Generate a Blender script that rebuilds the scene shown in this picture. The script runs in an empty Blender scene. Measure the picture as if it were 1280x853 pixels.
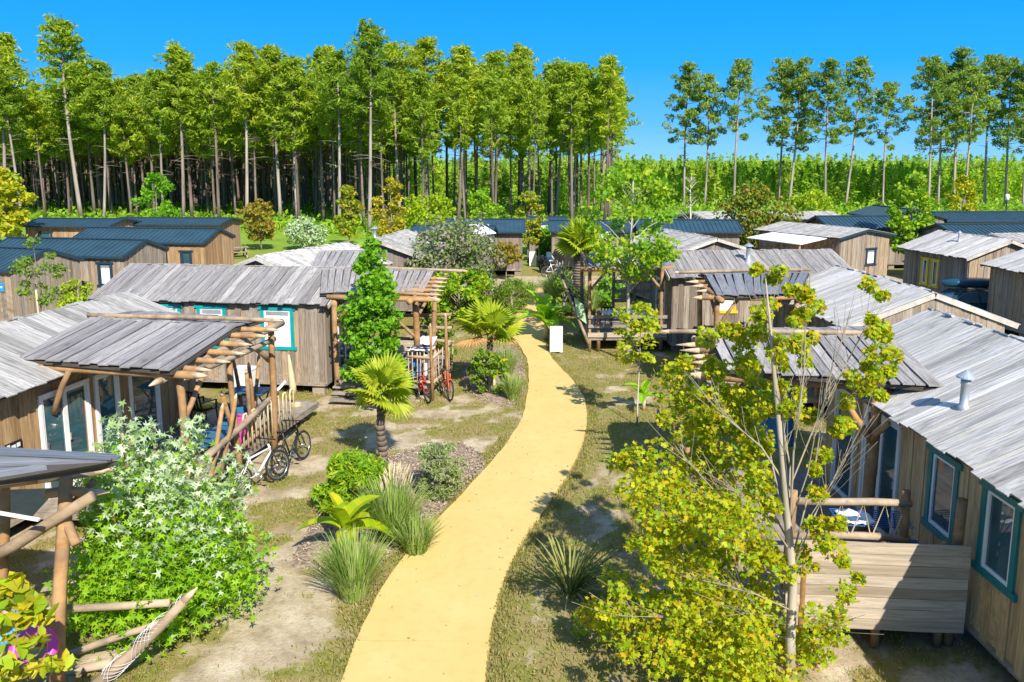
import bpy, math, random
import numpy as np
from mathutils import Vector, Matrix
random.seed(7); RNG = np.random.default_rng(7)
scene = bpy.context.scene
COL = scene.collection
PI = math.pi
R = math.radians

# ------------------------------------------------------------------ camera
FPX, CAMH, PITCH = 1000.0, 7.0, R(8.96)
cam_data = bpy.data.cameras.new("camera")
cam = bpy.data.objects.new("camera", cam_data); COL.objects.link(cam)
cam.location = (0, 0, CAMH); cam.rotation_euler = (PI/2 - PITCH, 0, 0)
cam_data.sensor_width = 36; cam_data.lens = FPX/1280*36
cam_data.shift_y = -68.83/1280
cam_data.clip_end = 9000; cam_data.clip_start = 0.1
scene.camera = cam

# ------------------------------------------------------------------ sky, sun, exposure
SUN_EL, SUN_AZ = R(41), R(158)          # azimuth clockwise from +Y (away from the camera): sun behind the camera, to the right
world = bpy.data.worlds.new("World"); scene.world = world; world.use_nodes = True
nt = world.node_tree; nt.nodes.clear()
sky = nt.nodes.new('ShaderNodeTexSky'); sky.sky_type = 'NISHITA'; sky.sun_disc = False
sky.sun_elevation = SUN_EL; sky.sun_rotation = SUN_AZ; sky.ozone_density = 3.0; sky.air_density = 1.0; sky.dust_density = 0.3
tcw = nt.nodes.new('ShaderNodeTexCoord'); spw = nt.nodes.new('ShaderNodeSeparateXYZ'); nt.links.new(tcw.outputs['Generated'], spw.inputs[0])
blue = nt.nodes.new('ShaderNodeValToRGB'); cr = blue.color_ramp      # a deep clear azure, paler towards the horizon, mixed into the Nishita sky
while len(cr.elements) > 1: cr.elements.remove(cr.elements[-1])
cr.elements[0].position = 0.0; cr.elements[0].color = (1.05, 2.7, 4.3, 1)
for _p, _q in ((.045, (.45, 2.15, 4.5)), (.11, (.06, 1.72, 4.4)), (.2, (.0, 1.40, 4.1)), (.5, (.7, 1.5, 3.3)), (1.0, (1.0, 1.55, 2.9))):
    e = cr.elements.new(_p); e.color = (*_q, 1)
nt.links.new(spw.outputs['Z'], blue.inputs[0])
gm = nt.nodes.new('ShaderNodeMix'); gm.data_type = 'RGBA'; gm.inputs[0].default_value = 0.985
bg = nt.nodes.new('ShaderNodeBackground'); bg.inputs['Strength'].default_value = 0.15
wo = nt.nodes.new('ShaderNodeOutputWorld')
nt.links.new(sky.outputs[0], gm.inputs[6]); nt.links.new(blue.outputs[0], gm.inputs[7])
nt.links.new(gm.outputs[2], bg.inputs['Color']); nt.links.new(bg.outputs[0], wo.inputs[0])
sun_d = bpy.data.lights.new("sun", 'SUN'); sun_d.energy = 4.6; sun_d.angle = R(0.5); sun_d.color = (1.0, 0.94, 0.84)
sun = bpy.data.objects.new("sun", sun_d); COL.objects.link(sun)
to_sun = Vector((math.sin(SUN_AZ)*math.cos(SUN_EL), math.cos(SUN_AZ)*math.cos(SUN_EL), math.sin(SUN_EL)))
sun.rotation_euler = to_sun.to_track_quat('Z', 'Y').to_euler(); sun.location = to_sun*60
vs = scene.view_settings; vs.view_transform = 'Standard'; vs.look = 'None'; vs.gamma = 1.0; vs.use_curve_mapping = False
vs.exposure = 0.8

# ------------------------------------------------------------------ measuring helpers
_c, _s = math.cos(PITCH), math.sin(PITCH)
def ray(u, v):
    x = (u-640)/FPX; y = (v-357.67)/FPX
    return Vector((x, _c - y*_s, -_s - y*_c))
def at(u, v, h=0.0):                    # the place at height h seen at photo position (u, v)
    d = ray(u, v); return Vector((0, 0, CAMH)) + d*((h-CAMH)/d.z)
def atY(u, v, Y):                       # the place at distance Y seen at (u, v)
    d = ray(u, v); return Vector((0, 0, CAMH)) + d*(Y/d.y)

# ------------------------------------------------------------------ materials
def new_mat(name):
    m = bpy.data.materials.new(name); m.use_nodes = True
    n = m.node_tree; n.nodes.clear()
    o = n.nodes.new('ShaderNodeOutputMaterial')
    return m, n, o
def nd(n, t, **kw):
    x = n.nodes.new(t)
    for k, v in kw.items(): setattr(x, k, v)
    return x
def ramp(n, stops):
    r = n.nodes.new('ShaderNodeValToRGB'); cr = r.color_ramp
    while len(cr.elements) > 1: cr.elements.remove(cr.elements[-1])
    cr.elements[0].position = stops[0][0]; cr.elements[0].color = (*stops[0][1], 1)
    for p, c in stops[1:]:
        e = cr.elements.new(p); e.color = (*c, 1)
    return r
def rnd_node(n):                         # one tone per piece: object random plus the piece's own stored value
    oi = nd(n, 'ShaderNodeObjectInfo'); a = nd(n, 'ShaderNodeAttribute', attribute_name='rnd')
    ad = nd(n, 'ShaderNodeMath', operation='ADD'); fr = nd(n, 'ShaderNodeMath', operation='FRACT')
    n.links.new(oi.outputs['Random'], ad.inputs[0]); n.links.new(a.outputs['Fac'], ad.inputs[1]); n.links.new(ad.outputs[0], fr.inputs[0])
    return fr
def wood(name, tones, grain=0.5, axis='X', gscale=1.0, rough=0.8, bump=0.25, warm=None):
    m, n, o = new_mat(name); L = n.links
    b = nd(n, 'ShaderNodeBsdfPrincipled'); b.inputs['Roughness'].default_value = rough; b.inputs['Specular IOR Level'].default_value = 0.3
    rn = rnd_node(n); rp = ramp(n, tones); L.new(rn.outputs[0], rp.inputs[0])
    tc = nd(n, 'ShaderNodeTexCoord'); mp = nd(n, 'ShaderNodeMapping')
    sc = {'X': (2.2, 5.0, 5.0), 'Z': (9, 9, 0.7), 'R': (1.5, 5, 3)}[axis]
    mp.inputs['Scale'].default_value = tuple(s*gscale for s in sc)
    of = nd(n, 'ShaderNodeVectorMath', operation='SCALE'); of.inputs[0].default_value = (31, 17, 23)
    L.new(rn.outputs[0], of.inputs['Scale']); L.new(of.outputs[0], mp.inputs['Location']); L.new(tc.outputs['Object'], mp.inputs[0])
    no = nd(n, 'ShaderNodeTexNoise'); no.inputs['Scale'].default_value = 1.0; no.inputs['Detail'].default_value = 6; no.inputs['Roughness'].default_value = 0.65
    L.new(mp.outputs[0], no.inputs['Vector'])
    n2 = nd(n, 'ShaderNodeTexNoise'); n2.inputs['Scale'].default_value = 2.3; n2.inputs['Detail'].default_value = 3
    L.new(mp.outputs[0], n2.inputs['Vector'])
    r2 = ramp(n, [(0.34, (1-grain,)*3), (0.47, (1-grain*.35,)*3), (0.62, (1.15,)*3)]); L.new(no.outputs[0], r2.inputs[0])
    mx = nd(n, 'ShaderNodeMix', data_type='RGBA', blend_type='MULTIPLY'); mx.inputs[0].default_value = 1
    L.new(rp.outputs[0], mx.inputs[6]); L.new(r2.outputs[0], mx.inputs[7])
    # knots and dark weather marks
    vo = nd(n, 'ShaderNodeTexVoronoi'); vo.inputs['Scale'].default_value = 1.1; L.new(mp.outputs[0], vo.inputs['Vector'])
    kr = ramp(n, [(0.05, (0.45, 0.36, 0.3)), (0.13, (1, 1, 1))]); L.new(vo.outputs['Distance'], kr.inputs[0])
    mk = nd(n, 'ShaderNodeMix', data_type='RGBA', blend_type='MULTIPLY'); mk.inputs[0].default_value = 0.7
    L.new(mx.outputs[2], mk.inputs[6]); L.new(kr.outputs[0], mk.inputs[7])
    out = mk
    if warm:
        wm = nd(n, 'ShaderNodeMix', data_type='RGBA', blend_type='MIX'); wr = ramp(n, [(0.42, (0,)*3), (0.72, (0.75,)*3)])
        L.new(n2.outputs[0], wr.inputs[0]); L.new(wr.outputs[0], wm.inputs[0]); L.new(mk.outputs[2], wm.inputs[6]); wm.inputs[7].default_value = (*warm, 1); out = wm
    L.new(out.outputs[2], b.inputs['Base Color'])
    bp = nd(n, 'ShaderNodeBump'); bp.inputs['Strength'].default_value = bump; bp.inputs['Distance'].default_value = 0.02
    L.new(no.outputs[0], bp.inputs['Height']); L.new(bp.outputs[0], b.inputs['Normal'])
    L.new(b.outputs[0], o.inputs[0]); return m
def plain(name, col, rough=0.5, metal=0.0, vary=0.12, scale=6.0, bump=0.0, spec=0.4):
    m, n, o = new_mat(name); L = n.links
    b = nd(n, 'ShaderNodeBsdfPrincipled'); b.inputs['Roughness'].default_value = rough; b.inputs['Metallic'].default_value = metal; b.inputs['Specular IOR Level'].default_value = spec
    tc = nd(n, 'ShaderNodeTexCoord'); no = nd(n, 'ShaderNodeTexNoise'); no.inputs['Scale'].default_value = scale; no.inputs['Detail'].default_value = 5
    L.new(tc.outputs['Object'], no.inputs['Vector'])
    r = ramp(n, [(0.3, tuple(c*(1-vary) for c in col)), (0.7, tuple(min(1, c*(1+vary)) for c in col))]); L.new(no.outputs[0], r.inputs[0])
    L.new(r.outputs[0], b.inputs['Base Color'])
    if bump:
        bp = nd(n, 'ShaderNodeBump'); bp.inputs['Strength'].default_value = bump; bp.inputs['Distance'].default_value = 0.01
        L.new(no.outputs[0], bp.inputs['Height']); L.new(bp.outputs[0], b.inputs['Normal'])
    L.new(b.outputs[0], o.inputs[0]); return m
def leafy(name, tones, trans=0.35, rough=0.55, back=None, tint=None, own=None):
    m, n, o = new_mat(name); L = n.links
    rn = rnd_node(n); rp = ramp(n, tones); L.new(rn.outputs[0], rp.inputs[0]); colr = rp.outputs[0]
    if own:                                  # each plant has its own cast of colour
        oi = nd(n, 'ShaderNodeObjectInfo'); orp = ramp(n, own); L.new(oi.outputs['Random'], orp.inputs[0])
        om = nd(n, 'ShaderNodeMix', data_type='RGBA', blend_type='MULTIPLY'); om.inputs[0].default_value = 1; L.new(colr, om.inputs[6]); L.new(orp.outputs[0], om.inputs[7]); colr = om.outputs[2]
    if back:
        g = nd(n, 'ShaderNodeNewGeometry'); mx = nd(n, 'ShaderNodeMix', data_type='RGBA'); L.new(g.outputs['Backfacing'], mx.inputs[0])
        L.new(colr, mx.inputs[6]); mx.inputs[7].default_value = (*back, 1); colr = mx.outputs[2]
    b = nd(n, 'ShaderNodeBsdfPrincipled'); b.inputs['Roughness'].default_value = rough; b.inputs['Specular IOR Level'].default_value = 0.3
    t = nd(n, 'ShaderNodeBsdfTranslucent'); ms = nd(n, 'ShaderNodeMixShader'); ms.inputs[0].default_value = trans
    L.new(colr, b.inputs['Base Color'])
    tm = nd(n, 'ShaderNodeMix', data_type='RGBA', blend_type='MULTIPLY'); tm.inputs[0].default_value = 1; tm.inputs[7].default_value = (*(tint or (1.25, 1.35, 0.6)), 1)
    L.new(colr, tm.inputs[6]); L.new(tm.outputs[2], t.inputs[0])
    L.new(b.outputs[0], ms.inputs[1]); L.new(t.outputs[0], ms.inputs[2]); L.new(ms.outputs[0], o.inputs[0]); return m

M = {}
# weathered boards: pale silver, mid grey, brown-grey cladding, fresh honey cladding
M['roof_pale'] = wood('pale_silver_boards', [(0, (.35, .33, .30)), (.25, (.60, .575, .53)), (.5, (.43, .41, .37)), (.7, (.53, .505, .46)), (.85, (.68, .65, .60)), (1, (.39, .37, .335))], .5, 'X')
M['roof_silver'] = wood('silver_grey_boards', [(0, (.25, .235, .21)), (.25, (.43, .41, .37)), (.5, (.31, .295, .265)), (.7, (.38, .36, .325)), (.85, (.49, .465, .425)), (1, (.28, .265, .24))], .5, 'X')
M['roof_grey'] = wood('grey_roof_boards', [(0, (.21, .195, .185)), (.35, (.31, .29, .275)), (.65, (.235, .22, .205)), (.9, (.39, .365, .34)), (1, (.265, .245, .23))], .5, 'X')
M['roof_blue'] = wood('blue_grey_roof_boards', [(0, (.13, .15, .175)), (.5, (.18, .19, .21)), (1, (.22, .22, .225))], .4, 'X')
M['clad_grey'] = wood('grey_brown_cladding', [(0, (.185, .145, .11)), (.25, (.29, .235, .18)), (.5, (.38, .28, .18)), (.7, (.25, .205, .165)), (.9, (.38, .32, .25)), (1, (.22, .17, .125))], .45, 'X')
M['clad_honey'] = wood('honey_cladding', [(0, (.30, .18, .085)), (.4, (.42, .27, .13)), (.7, (.36, .22, .11)), (1, (.46, .31, .16))], .4, 'X')
M['clad_tan'] = wood('tan_cladding', [(0, (.46, .30, .14)), (.4, (.58, .41, .22)), (.7, (.51, .35, .175)), (1, (.42, .28, .14))], .35, 'X')
M['clad_far'] = wood('far_cladding', [(0, (.17, .14, .12)), (.4, (.25, .2, .16)), (.7, (.20, .17, .145)), (1, (.30, .25, .2))], .35, 'Z')
M['clad_far_warm'] = wood('far_warm_cladding', [(0, (.30, .19, .11)), (.4, (.40, .26, .15)), (.7, (.34, .22, .13)), (1, (.44, .29, .17))], .35, 'Z')
M['roof_far'] = wood('far_pale_boards', [(0, (.30, .285, .26)), (.5, (.45, .43, .39)), (1, (.36, .34, .31))], .4, 'X')
M['deckwall'] = wood('deck_boards', [(0, (.32, .255, .175)), (.35, (.46, .38, .275)), (.7, (.38, .305, .215)), (1, (.50, .42, .32))], .24, 'X', gscale=.8)
M['deck'] = wood('deck_floor_boards', [(0, (.25, .21, .17)), (.5, (.33, .28, .22)), (1, (.28, .24, .19))], .4, 'X')
M['log'] = wood('brown_log', [(0, (.33, .175, .065)), (.5, (.43, .24, .095)), (1, (.34, .20, .10))], .5, 'X', gscale=.6, warm=(.26, .18, .11))
M['log_grey'] = wood('grey_log', [(0, (.30, .215, .13)), (.5, (.42, .32, .215)), (1, (.34, .265, .185))], .45, 'X', gscale=.6)
M['log_tip'] = plain('cut_log_end', (.52, .38, .25), .8, vary=.25, scale=9)
M['trim_pale'] = wood('pale_trim', [(0, (.46, .42, .37)), (1, (.54, .5, .44))], .25, 'X', gscale=.7)
M['under'] = plain('dark_underlay', (.07, .06, .05), .9)
M['teal'] = plain('teal_paint', (.0, .30, .30), .45, vary=.1)
M['teal_dark'] = plain('dark_teal_paint', (.008, .17, .165), .45, vary=.1)
M['yellow'] = plain('yellow_paint', (.66, .46, .01), .45, vary=.1)
M['navy'] = plain('dark_slate_trim', (.02, .045, .065), .45, vary=.1)
M['white'] = plain('white_paint', (.74, .74, .72), .4, vary=.05)
M['white_pvc'] = plain('white_frame', (.78, .77, .74), .35, vary=.04)
M['blind'] = plain('white_blind', (.8, .81, .8), .6, vary=.03)
M['metal_roof'] = plain('dark_blue_metal_sheet', (.021, .058, .082), .55, 0.0, vary=.15, scale=1.5, spec=.5)
M['zinc'] = plain('zinc', (.42, .46, .49), .45, 0.5, vary=.15, scale=4)
M['glass'] = plain('window_glass', (.035, .085, .10), .04, vary=.3, scale=1.2, spec=.9)
M['black'] = plain('black_plastic', (.015, .015, .017), .45)
M['rubber'] = plain('tyre_rubber', (.02, .02, .02), .8)
M['chrome'] = plain('bright_metal', (.6, .6, .6), .25, 0.9)
M['rope'] = plain('pale_rope', (.55, .45, .27), .9)
M['cane'] = plain('cane', (.62, .50, .28), .6, vary=.2)
M['cloth_white'] = plain('white_cloth', (.78, .79, .8), .9)
M['cloth_blue'] = plain('blue_cloth', (.03, .16, .42), .85)
M['blue_plastic'] = plain('blue_plastic', (.02, .10, .34), .4)
M['table_blue'] = plain('table_blue', (.03, .13, .22), .45)
M['pink'] = plain('pink_plastic', (.62, .06, .32), .4)
M['red'] = plain('red_paint', (.58, .015, .03), .35)
M['orange_red'] = plain('orange_red_paint', (.72, .11, .05), .35)
M['net'] = plain('dark_net', (.04, .045, .05), .9)
M['net_white'] = plain('white_net', (.6, .58, .56), .9)
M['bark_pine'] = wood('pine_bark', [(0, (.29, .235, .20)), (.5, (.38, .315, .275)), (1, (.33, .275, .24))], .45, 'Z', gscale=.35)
M['bark_pine_dark'] = wood('shaded_pine_bark', [(0, (.15, .11, .09)), (.5, (.22, .165, .135)), (1, (.18, .14, .12))], .5, 'Z', gscale=.35)  # darker copy of the pine bark: the forest interior's shade is put into its colour
M['bark'] = wood('grey_bark', [(0, (.26, .22, .17)), (1, (.34, .30, .24))], .4, 'Z', gscale=.5)
M['bark_pale'] = wood('pale_bark', [(0, (.44, .39, .31)), (1, (.54, .48, .39))], .35, 'Z', gscale=.5)
M['bark_maple'] = wood('maple_bark', [(0, (.30, .26, .20)), (1, (.40, .355, .285))], .45, 'Z', gscale=.6, warm=(.36, .27, .10))
M['bark_palm'] = wood('palm_trunk_fibre', [(0, (.15, .12, .09)), (1, (.2, .16, .12))], .5, 'R', gscale=1.0)
# foliage
def tones(*cs): return [(i/(len(cs)-1), c) for i, c in enumerate(cs)]
M['needles'] = leafy('pine_needles', tones((.19, .29, .025), (.29, .40, .025), (.39, .48, .03), (.23, .34, .025)), .42, own=[(0, (.7, .78, .85)), (.3, (.92, .96, .92)), (.6, (1.05, 1.0, .9)), (1, (1.25, 1.1, .9))])
M['needles2'] = leafy('pine_needles_blue_green', tones((.16, .26, .05), (.24, .34, .05), (.33, .42, .05)), .34, own=[(0, (.8, .85, .9)), (1, (1.15, 1.1, 1))])
M['young_pine'] = leafy('young_pine_needles', tones((.12, .23, .02), (.25, .43, .02), (.34, .53, .03), (.42, .57, .03), (.36, .42, .05)), .42)
M['fern'] = leafy('undergrowth_leaves', tones((.16, .32, .02), (.25, .42, .025), (.32, .46, .03)), .36)
M['lf_green'] = leafy('fresh_green_leaves', tones((.09, .26, .012), (.17, .38, .015), (.25, .47, .02), (.13, .31, .012)), .4)
M['lf_mid'] = leafy('mid_green_leaves', tones((.10, .19, .025), (.17, .28, .025), (.26, .36, .03)), .35)
M['lf_yellowgreen'] = leafy('yellow_green_leaves', tones((.2, .35, .015), (.34, .46, .015), (.46, .52, .02), (.28, .42, .015)), .4)
M['lf_maple'] = leafy('autumn_maple_leaves', tones((.16, .30, .012), (.32, .45, .012), (.50, .54, .014), (.60, .53, .015), (.22, .38, .012), (.42, .51, .014), (.60, .38, .015), (.36, .47, .012)), .45, tint=(1.3, 1.25, .5))
M['lf_yellow'] = leafy('yellow_leaves', tones((.45, .40, .02), (.58, .48, .02), (.36, .36, .02)), .38)
M['lf_orange'] = leafy('rust_tinted_leaves', tones((.20, .26, .02), (.30, .27, .03), (.38, .17, .03), (.26, .28, .02)), .35)
M['lf_sage'] = leafy('sage_leaves', tones((.2, .27, .09), (.32, .38, .16), (.25, .34, .07)), .3)
M['lf_purple'] = leafy('purple_tinted_leaves', tones((.20, .19, .13), (.36, .28, .27), (.17, .22, .08), (.46, .41, .40)), .3)
M['lf_pale'] = leafy('pale_silver_leaves', tones((.28, .42, .12), (.42, .54, .28), (.58, .66, .46), (.32, .46, .15)), .3, tint=(1, 1.1, .7))
M['lf_bush'] = leafy('lime_green_leaves', tones((.17, .36, .015), (.26, .46, .015), (.34, .52, .02)), .42)
M['lf_palm'] = leafy('palm_leaf', tones((.24, .34, .02), (.38, .46, .02), (.50, .52, .04)), .4)
M['lf_palm_dead'] = leafy('dry_palm_leaf', tones((.5, .27, .1), (.58, .34, .14)), .25, tint=(1, .8, .5))
M['lf_banana'] = leafy('banana_leaf', tones((.22, .38, .01), (.36, .46, .01), (.56, .52, .015)), .4, rough=.4)
M['lf_banana_green'] = leafy('green_banana_leaf', tones((.2, .44, .012), (.3, .54, .015), (.42, .58, .02)), .42, rough=.4)
M['lf_flax'] = leafy('flax_blade', tones((.10, .15, .03), (.22, .24, .06), (.36, .34, .10), (.08, .12, .03)), .2)
M['lf_reed'] = leafy('grass_blade', tones((.22, .36, .05), (.34, .44, .10), (.50, .52, .22), (.18, .31, .04)), .38)
M['turf'] = leafy('short_turf', tones((.17, .22, .03), (.30, .28, .07), (.42, .35, .15), (.36, .28, .11), (.2, .27, .03)), .3)

# ------------------------------------------------------------------ geometry helpers
def link(o, parent=None):
    COL.objects.link(o)
    if parent is not None: o.parent = parent
    return o
def build(name, verts, faces, mat, parent=None, rnd=None, smooth=False, mats=None, midx=None):
    me = bpy.data.meshes.new(name)
    me.from_pydata([tuple(v) for v in verts], [], faces)
    for m in (mats or [mat]): me.materials.append(m)
    if midx is not None: me.polygons.foreach_set('material_index', np.asarray(midx, dtype=np.int32))
    if rnd is not None:
        a = me.attributes.new('rnd', 'FLOAT', 'FACE'); a.data.foreach_set('value', np.asarray(rnd, dtype=np.float32))
    if smooth: me.polygons.foreach_set('use_smooth', np.ones(len(me.polygons), dtype=bool))
    me.update()
    return link(bpy.data.objects.new(name, me), parent)
def fast_mesh(name, V, F, rnd=None, mats=None):       # numpy triangles or quads
    me = bpy.data.meshes.new(name); k = F.shape[1]
    me.vertices.add(len(V)); me.vertices.foreach_set('co', V.astype(np.float32).ravel())
    me.loops.add(F.size); me.loops.foreach_set('vertex_index', F.astype(np.int32).ravel())
    me.polygons.add(len(F)); me.polygons.foreach_set('loop_start', np.arange(0, F.size, k, dtype=np.int32))
    for m in (mats or []): me.materials.append(m)
    if rnd is not None:
        a = me.attributes.new('rnd', 'FLOAT', 'FACE'); a.data.foreach_set('value', rnd.astype(np.float32))
    me.update(calc_edges=True); me.validate(); return me
def tag(o, label, cat, group=None, kind=None):
    o['label'] = label; o['category'] = cat
    if group: o['group'] = group
    if kind: o['kind'] = kind
    return o
def thing(name, label, cat, loc=(0, 0, 0), rz=0.0, group=None):
    o = bpy.data.objects.new(name, None); o.empty_display_size = .2; COL.objects.link(o)
    o.location = loc; o.rotation_euler = (0, 0, rz); return tag(o, label, cat, group)
def structure(o): o['kind'] = 'structure'; return o

class MB:
    def __init__(s): s.v, s.f, s.r, s.m = [], [], [], []
    def add(s, V, F, r=None, mi=0):
        b = len(s.v); s.v += [tuple(p) for p in V]; s.f += [tuple(i+b for i in q) for q in F]
        rr = random.random() if r is None else r
        s.r += [rr]*len(F); s.m += [mi]*len(F)
    def box(s, c, size, rz=0.0, mat=None, r=None, mi=0):
        x, y, z = size[0]/2, size[1]/2, size[2]/2
        P = [Vector((a*x, b*y, d*z)) for d in (-1, 1) for b in (-1, 1) for a in (-1, 1)]
        mm = Matrix.Rotation(rz, 3, 'Z') if mat is None else mat
        s.add([mm @ p + Vector(c) for p in P], [(0, 2, 3, 1), (4, 5, 7, 6), (0, 1, 5, 4), (2, 6, 7, 3), (0, 4, 6, 2), (1, 3, 7, 5)], r, mi)
    def bar(s, p, q, w, t, up=(0, 0, 1), r=None, mi=0):       # a rectangular bar from p to q
        p, q = Vector(p), Vector(q); d = (q-p); L = d.length
        if L < 1e-6: return
        d.normalize(); sd = d.cross(Vector(up))
        if sd.length < 1e-4: sd = d.cross(Vector((1, 0, 0)))
        sd.normalize(); n = sd.cross(d)
        s.box((p+q)/2, (L, w, t), mat=Matrix((d, sd, n)).transposed(), r=r, mi=mi)
    def tube(s, pts, rad, n=6, cap=True, r=None, mi=0):
        pts = [Vector(p) for p in pts]; k = len(pts)
        rad = [rad]*k if not hasattr(rad, '__len__') else rad
        V, F = [], []; ref = Vector((.31, .17, .93))
        for i, p in enumerate(pts):
            d = (pts[min(i+1, k-1)] - pts[max(i-1, 0)])
            if d.length < 1e-7: d = Vector((0, 0, 1))
            d.normalize(); a = d.cross(ref)
            if a.length < .1: a = d.cross(Vector((1, 0, 0)))
            a.normalize(); b = d.cross(a)
            for j in range(n):
                t = 2*PI*j/n; V.append(p + a*(rad[i]*math.cos(t)) + b*(rad[i]*math.sin(t)))
        for i in range(k-1):
            for j in range(n): F.append((i*n+j, i*n+(j+1) % n, (i+1)*n+(j+1) % n, (i+1)*n+j))
        if cap: F += [tuple(range(n-1, -1, -1)), tuple((k-1)*n+j for j in range(n))]
        s.add(V, F, r, mi)
    def lathe(s, prof, n=12, c=(0, 0, 0), r=None, mi=0):
        V, F = [], []
        for (rd, z) in prof:
            for j in range(n):
                t = 2*PI*j/n; V.append((c[0]+rd*math.cos(t), c[1]+rd*math.sin(t), c[2]+z))
        for i in range(len(prof)-1):
            for j in range(n): F.append((i*n+j, i*n+(j+1) % n, (i+1)*n+(j+1) % n, (i+1)*n+j))
        F += [tuple(range(n-1, -1, -1)), tuple((len(prof)-1)*n+j for j in range(n))]
        s.add(V, F, r, mi)
    def torus(s, c, ax, R1, r1, n=20, k=6, mi=0):
        ax = Vector(ax).normalized(); a = ax.orthogonal().normalized(); b = ax.cross(a); V, F = [], []
        for i in range(n):
            t = 2*PI*i/n; d = a*math.cos(t)+b*math.sin(t)
            for j in range(k):
                u = 2*PI*j/k; V.append(Vector(c)+d*(R1+r1*math.cos(u))+ax*(r1*math.sin(u)))
        for i in range(n):
            for j in range(k): F.append((i*k+j, ((i+1) % n)*k+j, ((i+1) % n)*k+(j+1) % k, i*k+(j+1) % k))
        s.add(V, F, None, mi)
    def go(s, name, mat, parent=None, smooth=False, kind=None, mats=None):
        o = build(name, s.v, s.f, mat, parent, s.r, smooth, mats, s.m if mats else None)
        if kind: o['kind'] = kind
        return o

# a plank: unit board with a slightly uneven, warped outline; a few shapes shared by all planks
_PL = {}
def plank_mesh(mat):
    k = mat.name
    if k not in _PL:
        L = []
        for v in range(5):
            rr = random.Random(v*11+3); V, F = [], []; n = 4
            for i in range(n+1):
                x = -.5 + i/n; dy0, dy1 = rr.uniform(-.035, .03), rr.uniform(-.03, .035); dz = rr.uniform(-.28, .28) if 0 < i < n else rr.uniform(-.1, .5)
                ex = rr.uniform(-.006, .006) if i in (0, n) else 0
                V += [(x+ex, -.5-dy0, -.5+dz), (x+ex*.3, .5+dy1, -.5+dz*.6), (x+ex*.3, .5+dy1, .5+dz*.6), (x+ex, -.5-dy0, .5+dz)]
            for i in range(n):
                for j in range(4): F.append((i*4+j, i*4+(j+1) % 4, (i+1)*4+(j+1) % 4, (i+1)*4+j))
            F += [(0, 1, 2, 3)[::-1], tuple(n*4+j for j in range(4))]
            F = [tuple(reversed(f)) for f in F]
            me = bpy.data.meshes.new('plank'); me.from_pydata(V, [], F); me.materials.append(mat); me.update(); L.append(me)
        _PL[k] = L
    return random.choice(_PL[k])
def plank(parent, p, q, w, t, nrm, mat, name='plank'):
    """one board from p to q (centre line), width w, thickness t, face towards nrm; coordinates of the parent"""
    p, q = Vector(p), Vector(q); d = q-p; L = d.length
    if L < 0.02: return None
    d.normalize(); n = Vector(nrm); sd = n.cross(d).normalized(); n = d.cross(sd).normalized()
    o = bpy.data.objects.new(name, plank_mesh(mat)); COL.objects.link(o); o.parent = parent
    mt = Matrix((d*L, sd*w, n*t)).transposed().to_4x4(); mt.translation = (p+q)/2
    o.matrix_basis = mt; return o
def plank_quad(parent, A, B, C, D, n, t, mat, single=True, name='plank', jit=.05, lift=.012, gap=.012):
    """boards running from edge A-B to edge D-C, n of them side by side; single=False joins them into one part"""
    A, B, C, D = map(Vector, (A, B, C, D)); nrm = (B-A).cross(D-A)
    if nrm.z < -1e-6: nrm = -nrm
    nrm.normalize(); cuts = [0]
    for i in range(n): cuts.append(cuts[-1] + random.uniform(.75, 1.25))
    cuts = [c/cuts[-1] for c in cuts]; mb = MB()
    for i in range(n):
        s = (cuts[i]+cuts[i+1])/2; p, q = A.lerp(B, s), D.lerp(C, s); d = (q-p).normalized()
        wv = (B-A)*(cuts[i+1]-cuts[i])*.5 + (C-D)*(cuts[i+1]-cuts[i])*.5
        w = (wv - d*wv.dot(d)).length - gap + (.03 if i % 2 else 0)
        off = nrm*(t/2 + (lift if i % 2 else 0) + random.uniform(0, .004))
        p2, q2 = p+off-d*random.uniform(0, jit), q+off+d*random.uniform(0, jit)
        if single: plank(parent, p2, q2, w, t, nrm, mat, name)
        else: mb.bar(p2, q2, w, t, up=nrm)
    if not single: mb.go(name+'s', mat, parent, kind='stuff')

def log(parent, p, q, r, mat=None, tip=0, name='log', n=8, wob=.25, taper=.9):
    """a round log, a little crooked; tip: length of a pointed, freshly cut end at q"""
    p, q = Vector(p), Vector(q); d = q-p; L = d.length; d.normalize()
    k = max(3, int(L/.6)); sd = d.orthogonal().normalized(); s2 = d.cross(sd); pts, rad = [], []
    ph, ph2 = random.uniform(0, 6), random.uniform(0, 6)
    for i in range(k+1):
        t = i/k; pts.append(p + d*(L*t) + (sd*math.sin(t*4+ph)+s2*math.sin(t*5+ph2))*r*wob); rad.append(r*(1-(1-taper)*t)*random.uniform(.93, 1.07))
    m = mat or M['log']; mb = MB(); mb.tube(pts, rad, n)
    if tip:
        e = pts[-1]; mb.tube([e-d*.01, e+d*tip*.5, e+d*tip], [rad[-1]*1.01, rad[-1]*.66, rad[-1]*.12], n, mi=1)
    return mb.go(name, m, parent, True, mats=[m, M['log_tip']])

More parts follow.
